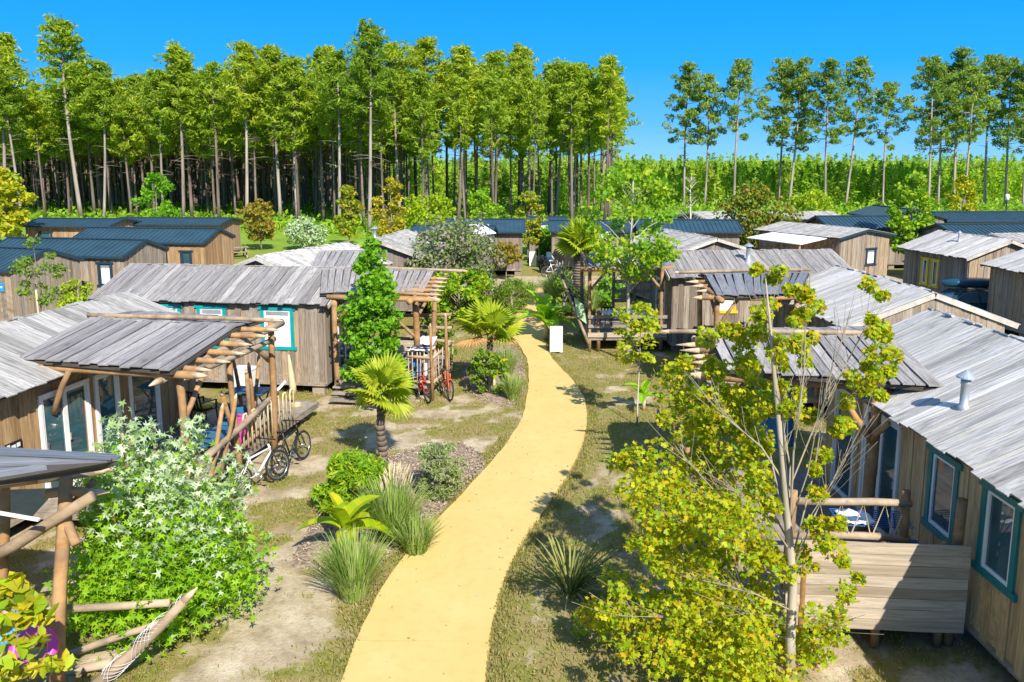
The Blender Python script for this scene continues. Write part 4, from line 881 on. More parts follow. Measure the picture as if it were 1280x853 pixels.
for i, t in enumerate((.05, .22, .4, .58, .76, .93)):
    p = Vector((-9.0, 15.5, 3.0)).lerp(Vector((-8.6, 18.0, 3.28)), t); q = Vector((-6.05, 14.85, 2.98)).lerp(Vector((-5.4, 17.7, 3.26)), t); d = (q-p).normalized()
    c.log(p, q+d*random.uniform(-.15, .1), .065, 'rafter', .3)
c.log((-6.1, 15.3, 1.15), (-5.75, 18.9, 1.35), .075, 'rail', 0, 'log_grey'); c.log((-6.2, 15.2, .62), (-5.95, 19.2, .6), .06, 'rail', 0, 'log_grey')
for a, b in (((-6.15, 16.0, .35), (-5.85, 16.35, 2.0)), ((-6.0, 17.0, .35), (-6.15, 16.45, 2.05)), ((-6.1, 17.9, .35), (-5.9, 17.3, 2.3)), ((-6.2, 15.5, .4), (-6.0, 16.0, 1.9)), ((-6.3, 18.9, .4), (-6.2, 18.3, 2.2)), ((-6.6, 19.6, .4), (-6.5, 20.0, 2.0)), ((-7.1, 20.3, .4), (-7.15, 20.0, 2.0))):
    c.log(a, b, .05, 'stake', .12)
mb = MB(); mb.tube([atY(338, 497, 18.9), atY(357, 477, 19.2)], .035, 8); o = mb.go('rope_wrap', M['cloth_white'], c.root); 
for v in o.data.vertices: v.co = c.w2l(v.co)
for i in range(7):
    p = Vector((-6.02+i*.085, 17.35+i*.33, 0)); mb = MB(); d = Vector((.25, .97, 0))*.085
    mb.tube([c.w2l(p-d+Vector((0, 0, .45))), c.w2l(p-d+Vector((0, 0, 1.25))), c.w2l(p-d*.6+Vector((0, 0, 1.34))), c.w2l(p+d*.6+Vector((0, 0, 1.34))), c.w2l(p+d+Vector((0, 0, 1.25))), c.w2l(p+d+Vector((0, 0, .45)))], .022, 6)
    mb.go('hoop', M['cane'], c.root, True)
# number plate beside the glazed doors: black, white marks
def plate(c, side, u, z, w, h, col, marks):
    (_, _), P, nrm = c.side(side); mb = MB(); mb.bar(P(u-w/2, z, .06), P(u+w/2, z, .06), h, .015, up=nrm); pl = mb.go('plate', M[col], c.root); mb = MB()
    for (mu, mz, mw, mh) in marks: mb.bar(P(u+mu*w-mw*w/2, z+mz*h, .0725), P(u+mu*w+mw*w/2, z+mz*h, .0725), mh*h, .006, up=nrm)
    mb.go('lettering', M['white'], pl, kind='stuff'); return pl
plate(L1, '+', 5.75, 1.75, .38, .19, 'black', [(.32, .22, .16, .3), (.33, -.25, .12, .24), (.02, .03, .24, .34), (-.27, .06, .2, .4)])['label'] = 'black number plate with white marks'
M['sign_blue'] = plain('blue_sign', (.02, .28, .62), .4)
plate(L3, '+', .55, 2.0, .42, .34, 'sign_blue', [(0, .02, .62, .2)])['label'] = 'small blue plate with a white band'

# second left cabin
c = L2
c.deck([(-5.35, 23.4), (-2.45, 23.0), (-2.2, 26.6), (-4.9, 27.2)], .42)
for p, q, r in (((-2.75, 23.6, .0), (-2.95, 23.7, 3.05), .11), ((-2.55, 25.0, .0), (-2.45, 25.3, 3.3), .09), ((-2.6, 26.5, .0), (-2.6, 26.4, 3.1), .08), ((-5.3, 23.45, .0), (-5.28, 23.5, 2.95), .09)): c.log(p, q, r)
c.log((-5.5, 23.45, 2.97), (-2.3, 23.15, 2.93), .08, 'beam', .22); c.log((-3.0, 23.0, 2.9), (-2.2, 26.9, 3.1), .085, 'beam', .2)
for t in (.06, .22, .38, .54, .7, .86): 
    p = Vector((-4.8, 23.4, 2.97)).lerp(Vector((-4.7, 25.2, 3.42)), t); q = Vector((-2.5, 23.1, 2.95)).lerp(Vector((-2.35, 25.0, 3.4)), t); c.log(p, q, .06, 'rafter', .4)
c.log((-5.2, 23.5, 2.2), (-4.7, 23.35, 2.9), .055, 'brace'); c.log((-2.95, 23.65, 2.1), (-2.5, 24.6, 2.95), .055, 'brace'); c.log((-2.9, 23.6, 1.7), (-3.5, 23.5, 2.3), .055, 'brace')
for z0, z1 in ((1.35, 1.5), (.95, 1.05), (1.75, 1.95)): c.log((-4.2, 26.9, z0), (-2.0, 25.9, z1), .065, 'rail', .0, 'log_grey')
for p, q in (((-2.35, 22.85, 0), (-2.38, 22.85, 2.2)), ((-1.95, 23.6, 0), (-2.0, 23.65, 2.35))): c.log(p, q, .05, 'stake', .1)
for z in (.5, 1.25): c.log((-3.1, 23.05, z), (-2.3, 22.9, z), .05, 'rail', 0, 'log_grey'); c.log((-2.35, 22.9, z), (-1.9, 24.6, z+.05), .05, 'rail', 0, 'log_grey')
for i in range(15):
    p = Vector((-3.05+.12*i, 23.03-.02*i, .45)) if i < 7 else Vector((-2.32+.06*(i-7), 22.98+.22*(i-7), .45)); c.log(p, p+Vector((random.uniform(-.05, .05), 0, .95)), .017, 'picket', 0, 'log_tip')
for i in range(3):
    p = c.w2l((-4.75, 23.0-.28*i, .34-.12*i)); plank(c.root, p-Vector((.55, 0, 0)), p+Vector((.55, 0, 0)), .27, .04, (0, 0, 1), M['deck'], 'step')

# nearest right cabin
c = R1
c.deck([(3.4, 10.75), (6.5, 10.6), (6.55, 16.4), (3.4, 16.4)], .42)
for i in range(8):
    z = .40+i*.166; p, q = Vector((3.95, 10.72, z)), Vector((6.44, 10.52, z)); d = (q-p).normalized(); n = d.cross(Vector((0, 0, 1)))
    plank(c.root, c.w2l(p-d*random.uniform(0, .05)), c.w2l(q), .158, .028+random.uniform(0, .006), (Matrix.Rotation(-c.ang, 3, 'Z') @ n), M['deckwall'], 'plank')
for x in (4.2, 5.3, 6.2): c.log((x, 10.72, 0), (x, 10.72, 1.6), .06)
c.log((6.38, 10.75, 0), (6.38, 10.75, 2.25), .075)
c.log((4.3, 11.5, 1.88), (6.05, 11.45, 1.86), .065, 'rail', 0, 'log_grey'); c.log((4.3, 11.5, 1.33), (6.05, 11.45, 1.3), .065, 'rail', 0, 'log_grey'); c.log((5.98, 11.47, .4), (5.98, 11.47, 2.05), .07); c.log((4.25, 11.5, .4), (4.25, 11.5, 2.05), .07)
mb = MB()
for i in range(5):
    x = 4.5+i*.33; mb.tube([c.w2l((x, 11.45, 1.35)), c.w2l((x+.16, 11.45, 1.86)), c.w2l((x+.3, 11.45, 1.35))], .012, 5)
mb.go('rope', M['rope'], c.root, kind='stuff')
c.log((6.25, 13.35, .3), (6.3, 13.35, 3.05), .1); c.log((3.95, 14.9, 0), (3.9, 14.9, 3.0), .09); c.log((3.95, 16.2, 0), (3.95, 16.2, 3.2), .09)
c.log((6.9, 13.5, 3.04), (3.6, 14.78, 2.96), .09, 'beam', .3); c.log((3.85, 14.4, 2.98), (3.95, 16.9, 3.15), .09, 'beam', .3)
c.log((6.25, 13.3, 2.15), (5.75, 13.4, 2.95), .065, 'brace', .0); c.log((6.25, 13.25, 2.25), (6.2, 12.7, 2.7), .055, 'brace'); c.log((3.95, 14.9, 2.1), (4.5, 14.75, 2.9), .055, 'brace')
for t in (.05, .28, .5, .75, .96):
    p = Vector((6.6, 13.75, 3.08)).lerp(Vector((6.9, 16.0, 3.32)), t); q = Vector((3.85, 14.75, 3.02)).lerp(Vector((3.75, 16.1, 3.28)), t); c.log(p, q, .065, 'rafter', .38)
for x, y in ((6.55, 13.15), (6.75, 13.0), (6.95, 12.95)): c.log((x, y+.9, 3.12), (x+.05, y, 2.92), .075, 'rafter', .3)
for i in range(5): c.log((3.42, 11.6+i*1.1, 0), (3.42, 11.6+i*1.1, 1.5+random.uniform(0, .4)), .055, 'stake', .12)
for z in (.75, 1.3): c.log((3.42, 11.3, z), (3.42, 16.6, z), .055, 'rail', 0, 'log_grey')
mb = MB()
for i in range(42): y = 11.6+i*.105; mb.bar(c.w2l((3.4, y, .45)), c.w2l((3.4, y, 1.28)), .008, .008)
for i in range(8): z = .48+i*.105; mb.bar(c.w2l((3.4, 11.6, z)), c.w2l((3.4, 16.0, z)), .008, .008)
mb.go('net', M['net'], c.root, kind='stuff')
plank(c.root, c.w2l((3.3, 17.1, .1)), c.w2l((3.25, 17.1, 1.5)), .26, .03, (0, 1, 0), M['roof_blue'], 'plank')
c.chimney(4.0, -1.66, .46, .066)

# third right cabin behind: porch posts and rafter ends
c = R2
c.deck([(5.7, 21.6), (8.7, 21.6), (8.6, 24.7), (5.7, 24.7)], .42)
for p, q, r in (((5.95, 22.7, 0), (5.9, 22.7, 3.15), .085), ((5.9, 24.4, 0), (5.85, 24.5, 3.3), .085), ((8.3, 22.9, 0), (8.3, 22.9, 3.1), .085)): c.log(p, q, r)
c.log((8.6, 22.75, 3.1), (5.4, 22.5, 3.1), .08, 'beam', .25); c.log((5.85, 22.0, 3.1), (5.75, 25.3, 3.25), .08, 'beam', .25)
for t in (.1, .35, .6, .85):
    p = Vector((8.2, 22.9, 3.13)).lerp(Vector((8.2, 24.6, 3.34)), t); q = Vector((5.8, 22.6, 3.1)).lerp(Vector((5.7, 24.6, 3.32)), t); c.log(p, q, .065, 'rafter', .38)
c.log((5.95, 22.7, 2.2), (6.5, 22.7, 3.0), .055, 'brace'); c.log((5.95, 22.7, 2.3), (5.9, 23.4, 3.0), .055, 'brace')
for z in (.85, 1.3): c.log((5.7, 21.7, z), (8.6, 21.75, z), .055, 'rail', 0, 'log_grey')
c.log((5.7, 21.7, 0), (5.7, 21.7, 1.5), .06); c.log((8.55, 21.7, 0), (8.55, 21.7, 1.5), .06)
c.chimney(4.2, .35, .42, .08) if False else None
# yellow window cabin: shaded deck on its left
c = R3; c.chimney(3.05, -1.0, .55, .085)
c.deck([(2.75, 28.9), (5.75, 28.9), (5.75, 32.4), (2.75, 32.4)], .55)
for x, y in ((2.85, 28.95), (2.85, 32.2), (3.2, 29.0), (5.5, 28.95)): c.log((x, y, 0), (x, y, 3.15 if x != 3.2 else 1.5), .075)
c.log((2.5, 29.0, 3.05), (5.9, 29.1, 3.08), .085, 'beam', .0); c.log((2.85, 28.5, 3.05), (2.85, 32.6, 3.2), .08, 'beam', .2)
c.log((2.9, 29.0, 2.3), (3.5, 29.0, 3.0), .055, 'brace'); c.log((5.5, 29.0, 2.3), (4.9, 29.0, 3.0), .055, 'brace'); c.log((2.9, 29.0, 2.3), (2.9, 29.8, 3.0), .055, 'brace')
def rail_plank(c, a, b, w=.16, m='deck'): plank(c.root, c.w2l(a), c.w2l(b), w, .035, (0, 1, 0), M[m], 'rail')
for z in (.62, .95, 1.3): rail_plank(c, (2.8, 28.86, z), (5.7, 28.86, z), .17 if z < .7 else .12, 'deckwall' if z < .7 else 'deck')
for z in (.9, 1.3, 1.7, 2.1): rail_plank(c, (4.1, 32.3, z), (5.7, 32.3, z), .14, 'deckwall')
rail_plank(c, (4.15, 32.26, .6), (4.15, 32.26, 2.5), .12); rail_plank(c, (5.0, 32.26, .6), (5.0, 32.26, 2.4), .12)
c.log((2.85, 28.85, .3), (1.58, 29.4, 3.25), .06, 'net_pole', .3, 'log_grey')
# net hung between the leaning pole and the corner post, with a pale green banner
def net_panel(c, A, B, C, D, n, m, name, sag=.1, mat='net', wd=.014):
    mb = MB(); A, B, C, D = map(Vector, (A, B, C, D))
    q = lambda s, t: c.w2l(A.lerp(B, s).lerp(D.lerp(C, s), t)+Vector((0, -.1, -1))*sag*math.sin(PI*s)*math.sin(PI*t))
    for i in range(n+1): mb.tube([q(i/n, t/6) for t in range(7)], wd/2, 3, cap=False)
    for j in range(m+1): mb.tube([q(t/6, j/m) for t in range(7)], wd/2, 3, cap=False)
    mb.go(name, M[mat], c.root, kind='stuff')
net_panel(c, (1.75, 29.3, 2.9), (2.8, 28.95, 2.2), (2.83, 28.9, .5), (2.72, 28.9, .62), 24, 14, 'net', wd=.022)
M['banner'] = plain('pale_green_cloth', (.36, .52, .28), .9, vary=.15)
b = build('banner', [(2.28, 28.98, 2.0), (2.62, 28.88, 1.75), (2.72, 28.84, 1.05), (2.4, 28.93, 1.3), (2.3, 29.0, 2.0), (2.64, 28.9, 1.75), (2.74, 28.86, 1.05), (2.42, 28.95, 1.3)], [(0, 1, 2, 3), (7, 6, 5, 4), (0, 4, 5, 1), (1, 5, 6, 2), (2, 6, 7, 3), (3, 7, 4, 0)], M['banner'], c.root)
for v in b.data.vertices: v.co = c.w2l(v.co)

# log porch at the lower left, its cabin outside the frame
P0 = Cabin.__new__(Cabin); P0.A, P0.ang = (-6.0, 10.5), 0.0
P0.root = thing('log_porch', 'log porch at the lower left corner with plank roof, netted driftwood rail and brown post', 'porch', (-6.0, 10.5, 0))
RL, RR, ER, EL = wp(-170, 545, 3.3), wp(146, 573, 3.22), wp(126, 580, 3.1), wp(-170, 625, 3.1)
RLl, RRl, ERl, ELl = map(P0.w2l, (RL, RR, ER, EL)); V = [p-Vector((0, 0, .04)) for p in (RLl, RRl, ERl, ELl)]; V += [p-Vector((0, 0, .05)) for p in V]
pr = build('porch_roof', V, [(0, 1, 2, 3), (7, 6, 5, 4), (0, 4, 5, 1), (1, 5, 6, 2), (2, 6, 7, 3), (3, 7, 4, 0)], M['under'], P0.root)
plank_quad(pr, RLl, ELl, ERl, RRl, 6, .025, M['roof_blue'], True, lift=.02)
P0.log(at(73, 862), atY(80, 588, 10.5), .1); P0.log(atY(0, 800, 10.6), atY(6, 600, 10.5), .075)
P0.log(atY(-60, 610, 10.3), atY(120, 590, 10.6), .075, 'beam', .2, 'log_grey'); P0.log(atY(-30, 706, 10.25), atY(118, 622, 10.2), .085, 'beam', .0, 'log_grey')
P0.log(atY(-40, 606, 10.0), atY(48, 600, 10.0), .07, 'rafter', .26); P0.log(atY(60, 617, 10.45), atY(112, 615, 10.45), .07, 'rafter', .28); P0.log(atY(70, 591, 10.8), atY(118, 588, 10.8), .065, 'rafter', .26)
P0.log(atY(77, 648, 10.35), atY(97, 680, 10.1), .07, 'brace', 0); P0.log(atY(84, 640, 10.45), atY(118, 600, 10.6), .055, 'brace', 0)
P0.log(atY(-30, 770, 10.6), atY(212, 752, 10.35), .06, 'rail', 0, 'log_grey'); P0.log(atY(75, 822, 10.5), atY(205, 778, 10.2), .055, 'rail', 0, 'log_grey'); P0.log(atY(40, 850, 10.2), atY(140, 830, 10.0), .065, 'rail', 0, 'log_grey')
dl = log(P0.root, P0.w2l(atY(112, 868, 9.7)), P0.w2l(atY(232, 748, 10.0)), .085, M['log_grey'], .24, 'driftwood_rail', wob=.6, taper=.75)
p, q = P0.w2l(atY(135, 845, 9.75)), P0.w2l(atY(232, 748, 10.0)); mb = MB(); d = (q-p).normalized(); e1 = d.orthogonal().normalized(); e2 = d.cross(e1)
for k in range(5):
    for sg in (1, -1): mb.tube([p+(q-p)*(t/22)+(e1*math.cos(sg*t*.55+k*.63)+e2*math.sin(sg*t*.55+k*.63))*(.108-.03*t/22) for t in range(23)], .0035, 3, cap=False)
mb.go('net_wrap', M['net_white'], P0.root, kind='stuff')
M['awning'] = plain('grey_blue_cloth', (.22, .28, .33), .9)
a = build('awning', [P0.w2l(v) for v in (atY(-60, 615, 10.7), atY(72, 610, 10.75), atY(40, 645, 11.2), atY(-60, 655, 11.2), atY(-60, 616.5, 10.72), atY(72, 611.5, 10.77), atY(40, 646.5, 11.22), atY(-60, 656.5, 11.22))], [(0, 1, 2, 3), (7, 6, 5, 4), (0, 4, 5, 1), (1, 5, 6, 2), (2, 6, 7, 3), (3, 7, 4, 0)], M['awning'], P0.root)
mb = MB(); mb.bar(P0.w2l(atY(-20, 638, 9.9)), P0.w2l(atY(49, 650, 9.85)), .05, .03); mb.go('awning_bar', M['white'], P0.root)
# canopy of the grey gabled cabin
mb = MB(); q = [l2w(R4, .6, 2.0, 2.7), l2w(R4, 4.6, 2.0, 2.72), l2w(R4, 4.6, 4.6, 2.45), l2w(R4, .6, 4.6, 2.4)]
V = [R4.w2l(v) for v in q]; V += [v-Vector((0, 0, .04)) for v in V]
build('awning', V, [(0, 1, 2, 3), (7, 6, 5, 4), (0, 4, 5, 1), (1, 5, 6, 2), (2, 6, 7, 3), (3, 7, 4, 0)], M['cloth_white'], R4.root)
for x in (.75, 4.4): R4.log(l2w(R4, x, 4.5, 0), l2w(R4, x, 4.5, 2.4), .06)

def canvas(c, pts, name='awning', mat='cloth_white'):
    V = [c.w2l(atY(*p)) for p in pts]; V += [v-Vector((0, 0, .05)) for v in V]
    build(name, V, [(0, 1, 2, 3), (7, 6, 5, 4), (0, 4, 5, 1), (1, 5, 6, 2), (2, 6, 7, 3), (3, 7, 4, 0)], M[mat], c.root)
canvas(L10, [(586, 281, 46.5), (602, 280, 46.5), (620, 291, 43.5), (592, 294, 43.5)]); canvas(C13, [(706, 289, 50.5), (762, 288, 50.5), (766, 297, 48), (702, 298, 48)]); canvas(C12, [(678, 279, 59.5), (706, 278, 59.5), (707, 285, 57.5), (675, 286, 57.5)])
# ------------------------------------------------------------------ furniture and small things
def folding_table(x, y, z, rz, label, top='table_blue', w=1.0, d=.7, h=.72):
    o = thing('table', label, 'table', (x, y, z), rz); mb = MB(); mb.box((0, 0, h), (w, d, .012)); mb.go('table_frame', M['black'], o)
    for i in range(6): mb = MB(); mb.box((0, -d/2+d*(i+.5)/6, h+.02), (w, d/6-.015, .022)); mb.go('slat', M[top], o)
    for sx in (-1, 1):
        for s in (-1, 1): mb = MB(); mb.bar((sx*w*.4, s*d*.42, 0), (sx*w*.4, -s*d*.42, h), .03, .03); mb.go('leg', M['black'], o)
def chair(x, y, z, rz, label, mat='black', cushion=None):
    o = thing('chair', label, 'chair', (x, y, z), rz); mb = MB(); mb.box((0, 0, .43), (.46, .46, .03)); mb.go('seat', M[mat], o)
    mb = MB()
    for i in range(4): mb.bar((-.2+.133*i, .22, .46), (-.2+.133*i, .3, .9), .05, .02)
    mb.bar((-.23, .3, .9), (.23, .3, .9), .05, .03); mb.go('backrest', M[mat], o)
    for sx in (-1, 1):
        for sy in (-1, 1): mb = MB(); mb.bar((sx*.2, sy*.2, .43), (sx*.24, sy*.24, 0), .035, .035); mb.go('leg', M[mat], o)
        mb = MB(); mb.bar((sx*.24, -.2, .65), (sx*.24, .25, .66), .05, .025); mb.bar((sx*.23, -.19, .43), (sx*.24, -.19, .65), .035, .03); mb.go('armrest', M[mat], o)
    if cushion:
        q = build('cushion', [], [], M[cushion]); mb = MB(); mb.lathe([(.05, 0), (.2, .01), (.22, .04), (.2, .07), (.04, .08)], 12, (x, y, z+.45)); bpy.data.objects.remove(q)
        tag(mb.go('cushion', M[cushion], None, True), 'yellow cushion lying on the black plastic chair', 'cushion')
folding_table(-6.75, 19.9, .4, R(-10), 'blue slatted folding table on the open deck behind the hoop fence')
chair(-7.75, 19.4, .4, R(150), 'black plastic armchair with a yellow cushion on the left deck', cushion='yellow')
def lounger(x, y, z, rz):
    o = thing('sun_lounger', 'dark blue low sun lounger under the left porch', 'sun lounger', (x, y, z), rz); mb = MB(); mb.box((0, 0, .34), (.62, 1.3, .05)); mb.go('seat', M['table_blue'], o)
    mb = MB(); mb.bar((0, .65, .36), (0, 1.15, .72), .62, .05); mb.go('backrest', M['table_blue'], o)
    for sx in (-1, 1):
        for sy in (-.55, .6): mb = MB(); mb.bar((sx*.27, sy, 0), (sx*.27, sy, .33), .04, .04); mb.go('leg', M['black'], o)
lounger(-6.9, 17.6, .4, R(-15))
def crate(name, label, x, y, z, s, mat, rz=0, lid=None):
    o = thing(name, label, 'box', (x, y, z), rz); mb = MB(); w, d, h = s; t = .015
    for a, b in (((w/2-t/2, 0, h/2), (t, d, h)), ((-w/2+t/2, 0, h/2), (t, d, h)), ((0, d/2-t/2, h/2), (w-2*t, t, h)), ((0, -d/2+t/2, h/2), (w-2*t, t, h)), ((0, 0, t/2), (w-2*t, d-2*t, t))): mb.box(a, b)
    mb.go('body', M[mat], o); mb = MB(); mb.box((0, 0, h+.012), (w+.03, d+.03, .025)); mb.go('lid', M[lid or mat], o)
crate('storage_box', 'pink plastic box standing at the deck edge behind the bicycles', -6.35, 18.1, .4, (.3, .34, .62), 'pink', .2)
crate('storage_box', 'white cabinet standing on the deck below the turquoise window', -7.75, 22.6, .42, (.62, .4, .6), 'white', R(-10))
crate('storage_box', 'dark blue box beside the drying rack on the right deck', 6.25, 11.75, .42, (.4, .5, .55), 'blue_plastic', 0)
crate('waste_bin', 'dark bin on the second left deck behind the white towels', -3.05, 26.0, .42, (.42, .42, .85), 'black', .1)
o = thing('parasol', 'closed white parasol leaning before the grey cabin wall', 'parasol', (-5.85, 20.9, 0)); mb = MB(); mb.tube([(0, 0, .1), (-.14, 0, 1.95)], .016, 6); mb.go('pole', M['log'], o)
mb = MB(); mb.tube([(-.05, 0, .75), (-.07, 0, 1.0), (-.1, 0, 1.3), (-.12, 0, 1.6), (-.135, 0, 1.85)], [.09, .095, .08, .055, .015], 9); mb.go('canopy', M['rope'], o, True)
mb = MB(); mb.lathe([(.2, 0), (.2, .08), (.15, .1), (.13, .5), (.02, .52)], 14); mb.go('base', M['rope'], o)
def drying_rack(x, y, z, rz, label, frame, L=1.0, W=.55):
    o = thing('drying_rack', label, 'drying rack', (x, y, z), rz); mb = MB()
    for i in range(9): mb.tube([(-L/2, -W/2+W*i/8, .9), (L/2, -W/2+W*i/8, .9)], .008, 5)
    mb.go('rail', M[frame], o, kind='stuff'); mb = MB()
    for s in (-1, 1): mb.tube([(s*L/2, -W/2, .9), (s*L/2, W/2, .9)], .012, 6)
    mb.go('rack_frame', M[frame], o)
    for sx in (-1, 1):
        for s in (-1, 1): mb = MB(); mb.tube([(sx*L*.4, s*W*.5, 0), (sx*L*.4, -s*W*.4, .9)], .012, 6); mb.go('leg', M[frame], o)
drying_rack(-2.75, 23.75, .42, R(-8), 'white drying rack hung with towels on the second left deck', 'white', .7, .6)
drying_rack(5.75, 12.1, .42, R(-5), 'light blue drying rack behind the near right plank wall', 'blue_plastic', 1.1, .6)
M['light_blue'] = plain('light_blue_plastic', (.1, .38, .7), .4)
M['mid_blue'] = plain('mid_blue_cloth', (.04, .24, .48), .8)
M['stripe'] = plain('dark_stripe', (.03, .03, .05), .9)
def towel(label, pts, mat, thick=.02, stripes=0):
    A, B, C, D = map(Vector, pts); n = (B-A).cross(D-A).normalized()*thick; mb = MB(); k = 8; V, F = [], []
    for i in range(k+1):
        for j in range(k+1): p = A.lerp(B, i/k).lerp(D.lerp(C, i/k), j/k)+n*(1.0*math.sin(i*1.9)+.6*math.sin(j*1.3+i)); V += [p]
    q = len(V); V += [v-n*.6 for v in V]
    for i in range(k):
        for j in range(k):
            a = i*(k+1)+j; F += [(a, a+1, a+k+2, a+k+1), (q+a, q+a+k+1, q+a+k+2, q+a+1)]
    for i in range(k): F += [(i, q+i, q+i+1, i+1), (k*(k+1)+i, k*(k+1)+i+1, q+k*(k+1)+i+1, q+k*(k+1)+i), (i*(k+1), (i+1)*(k+1), q+(i+1)*(k+1), q+i*(k+1)), (i*(k+1)+k, q+i*(k+1)+k, q+(i+1)*(k+1)+k, (i+1)*(k+1)+k)]
    o = build('towel', V, F, M[mat], None, smooth=True); tag(o, label, 'towel')
    if stripes:
        c0 = sum(V, Vector())/len(V); mb = MB()
        for s in stripes: mb.bar(A.lerp(D, s)+n*2.2, B.lerp(C, s)+n*2.2, .045, .008, up=n)
        mb.go('stripe', M['stripe'], o, kind='stuff')
    return o
towel('white towel with dark stripes spread over the white drying rack', [(-3.05, 23.35, 1.38), (-2.45, 23.25, 1.38), (-2.3, 24.15, 1.62), (-2.8, 24.25, 1.62)], 'cloth_white', .015, (.08, .2, .3))
towel('white towel hanging below the rack rail over the pickets', [(-2.62, 23.1, 1.3), (-2.35, 23.05, 1.3), (-2.35, 23.05, .6), (-2.62, 23.1, .6)], 'cloth_white')
towel('blue towel hanging behind the pickets of the second left deck', [(-3.0, 23.2, 1.15), (-2.72, 23.15, 1.15), (-2.72, 23.15, .55), (-3.0, 23.2, .55)], 'cloth_blue')
towel('large blue towel hanging in the shade of the near right porch', [(4.95, 15.95, 2.5), (5.85, 15.95, 2.5), (5.85, 15.95, 1.1), (4.85, 15.95, 1.0)], 'mid_blue', .03)
towel('grey and white laundry lying over the light blue drying rack', [(5.25, 11.85, 1.35), (5.75, 11.85, 1.35), (5.75, 12.35, 1.35), (5.25, 12.35, 1.35)], 'cloth_white', .02)
towel('white cloth draped over the shaded deck rail right of the path', [(3.3, 28.82, 1.42), (4.0, 28.82, 1.42), (4.0, 29.3, 1.46), (3.3, 29.3, 1.46)], 'cloth_white', .03)
towel('small red cloth hanging in front of the large blue towel', [(5.05, 15.8, 2.0), (5.3, 15.8, 2.0), (5.3, 15.8, 1.8), (5.05, 15.8, 1.8)], 'red', .02)
folding_table(4.4, 29.9, .55, 0, 'dark blue topped table on the shaded deck right of the path', w=1.5, d=.75)
chair(3.5, 30.3, .55, R(200), 'black chair on the shaded deck by the net pole')
folding_table(7.2, 23.2, .42, 0, 'black table under the small blue-grey porch roof', top='black', w=1.1)
# white panel posts along the path
def panel_post(x, y, rz, label):
    o = thing('panel_post', label, 'panel post', (x, y, 0), rz); mb = MB(); mb.box((0, 0, .5), (.42, .12, .9)); mb.go('body', M['white'], o)
    mb = MB()
    for s in (-1, 1): mb.box((s*.215, -.005, .5), (.03, .15, .96))
    mb.box((0, -.005, .965), (.4, .15, .03)); mb.go('frame', M['white_pvc'], o)
    for s in (-1, 1): mb = MB(); mb.box((s*.16, 0, .025), (.06, .1, .06)); mb.go('foot', M['zinc'], o)
    for s in (-.07, .07): mb = MB(); mb.box((s, -.064, .5), (.006, .006, .86)); mb.go('groove', M['zinc'], o)
b = at(695, 441); panel_post(b.x, b.y, .05, 'white upright panel post standing on the grass at the end of the yellow path')
b = at(666, 333); panel_post(b.x, b.y, .0, 'white panel post in the distance beside the staked young tree')
# stakes round the young tree
b = at(660, 327); o = thing('tree_stakes', 'wooden stakes with cross rails holding the young tree by the lane', 'tree stakes', (b.x, b.y, 0))
for sx in (-.75, .75): log(o, (sx, -.3, 0), (sx, -.3, 2.3), .055, M['log_tip'], 0, 'stake')
for z in (1.3, 2.15): log(o, (-.75, -.3, z), (.75, -.3, z), .04, M['log_tip'], 0, 'rail')
o = thing('tree_stake', 'pale stake holding the thin tree by the dark metal roofed gable', 'tree stake', (-17.05, 28.3, 0)); log(o, (0, 0, 0), (0, 0, 2.4), .04, M['rope'], 0, 'pole')
# picnic bench
b = at(296, 322); o = thing('picnic_table', 'small wooden picnic table on the grass left of the rust tinted tree', 'picnic table', (b.x, b.y, 0), .5)
for y in (-.25, 0, .25): mb = MB(); mb.box((0, y, .75), (1.6, .22, .05)); mb.go('slat', M['clad_grey'], o)
for s in (-1, 1):
    mb = MB(); mb.box((0, s*.75, .45), (1.6, .25, .05)); mb.go('seat', M['clad_grey'], o)
    for e in (-1, 1): mb = MB(); mb.bar((e*.6, s*.75, 0), (e*.6, s*.2, .74), .08, .06); mb.go('leg', M['clad_grey'], o)
mb = MB(); mb.bar((-.6, -.75, .4), (-.6, .75, .4), .08, .05); mb.bar((.6, -.75, .4), (.6, .75, .4), .08, .05); mb.go('crossbar', M['clad_grey'], o)
# lamp
b = at(1254, 300); o = thing('street_lamp', 'slim lamp post with a white head at the right under the pine row', 'lamp post', (b.x, b.y, 0)); h = CAMH-(242-200)*b.y/1000
mb = MB(); mb.tube([(0, 0, 0), (0, 0, h-.5)], .06, 8); mb.go('pole', M['navy'], o); mb = MB(); mb.lathe([(.08, h-.55), (.17, h-.5), (.19, h-.06), (.05, h)], 8); mb.go('lamp_head', M['white'], o, True)

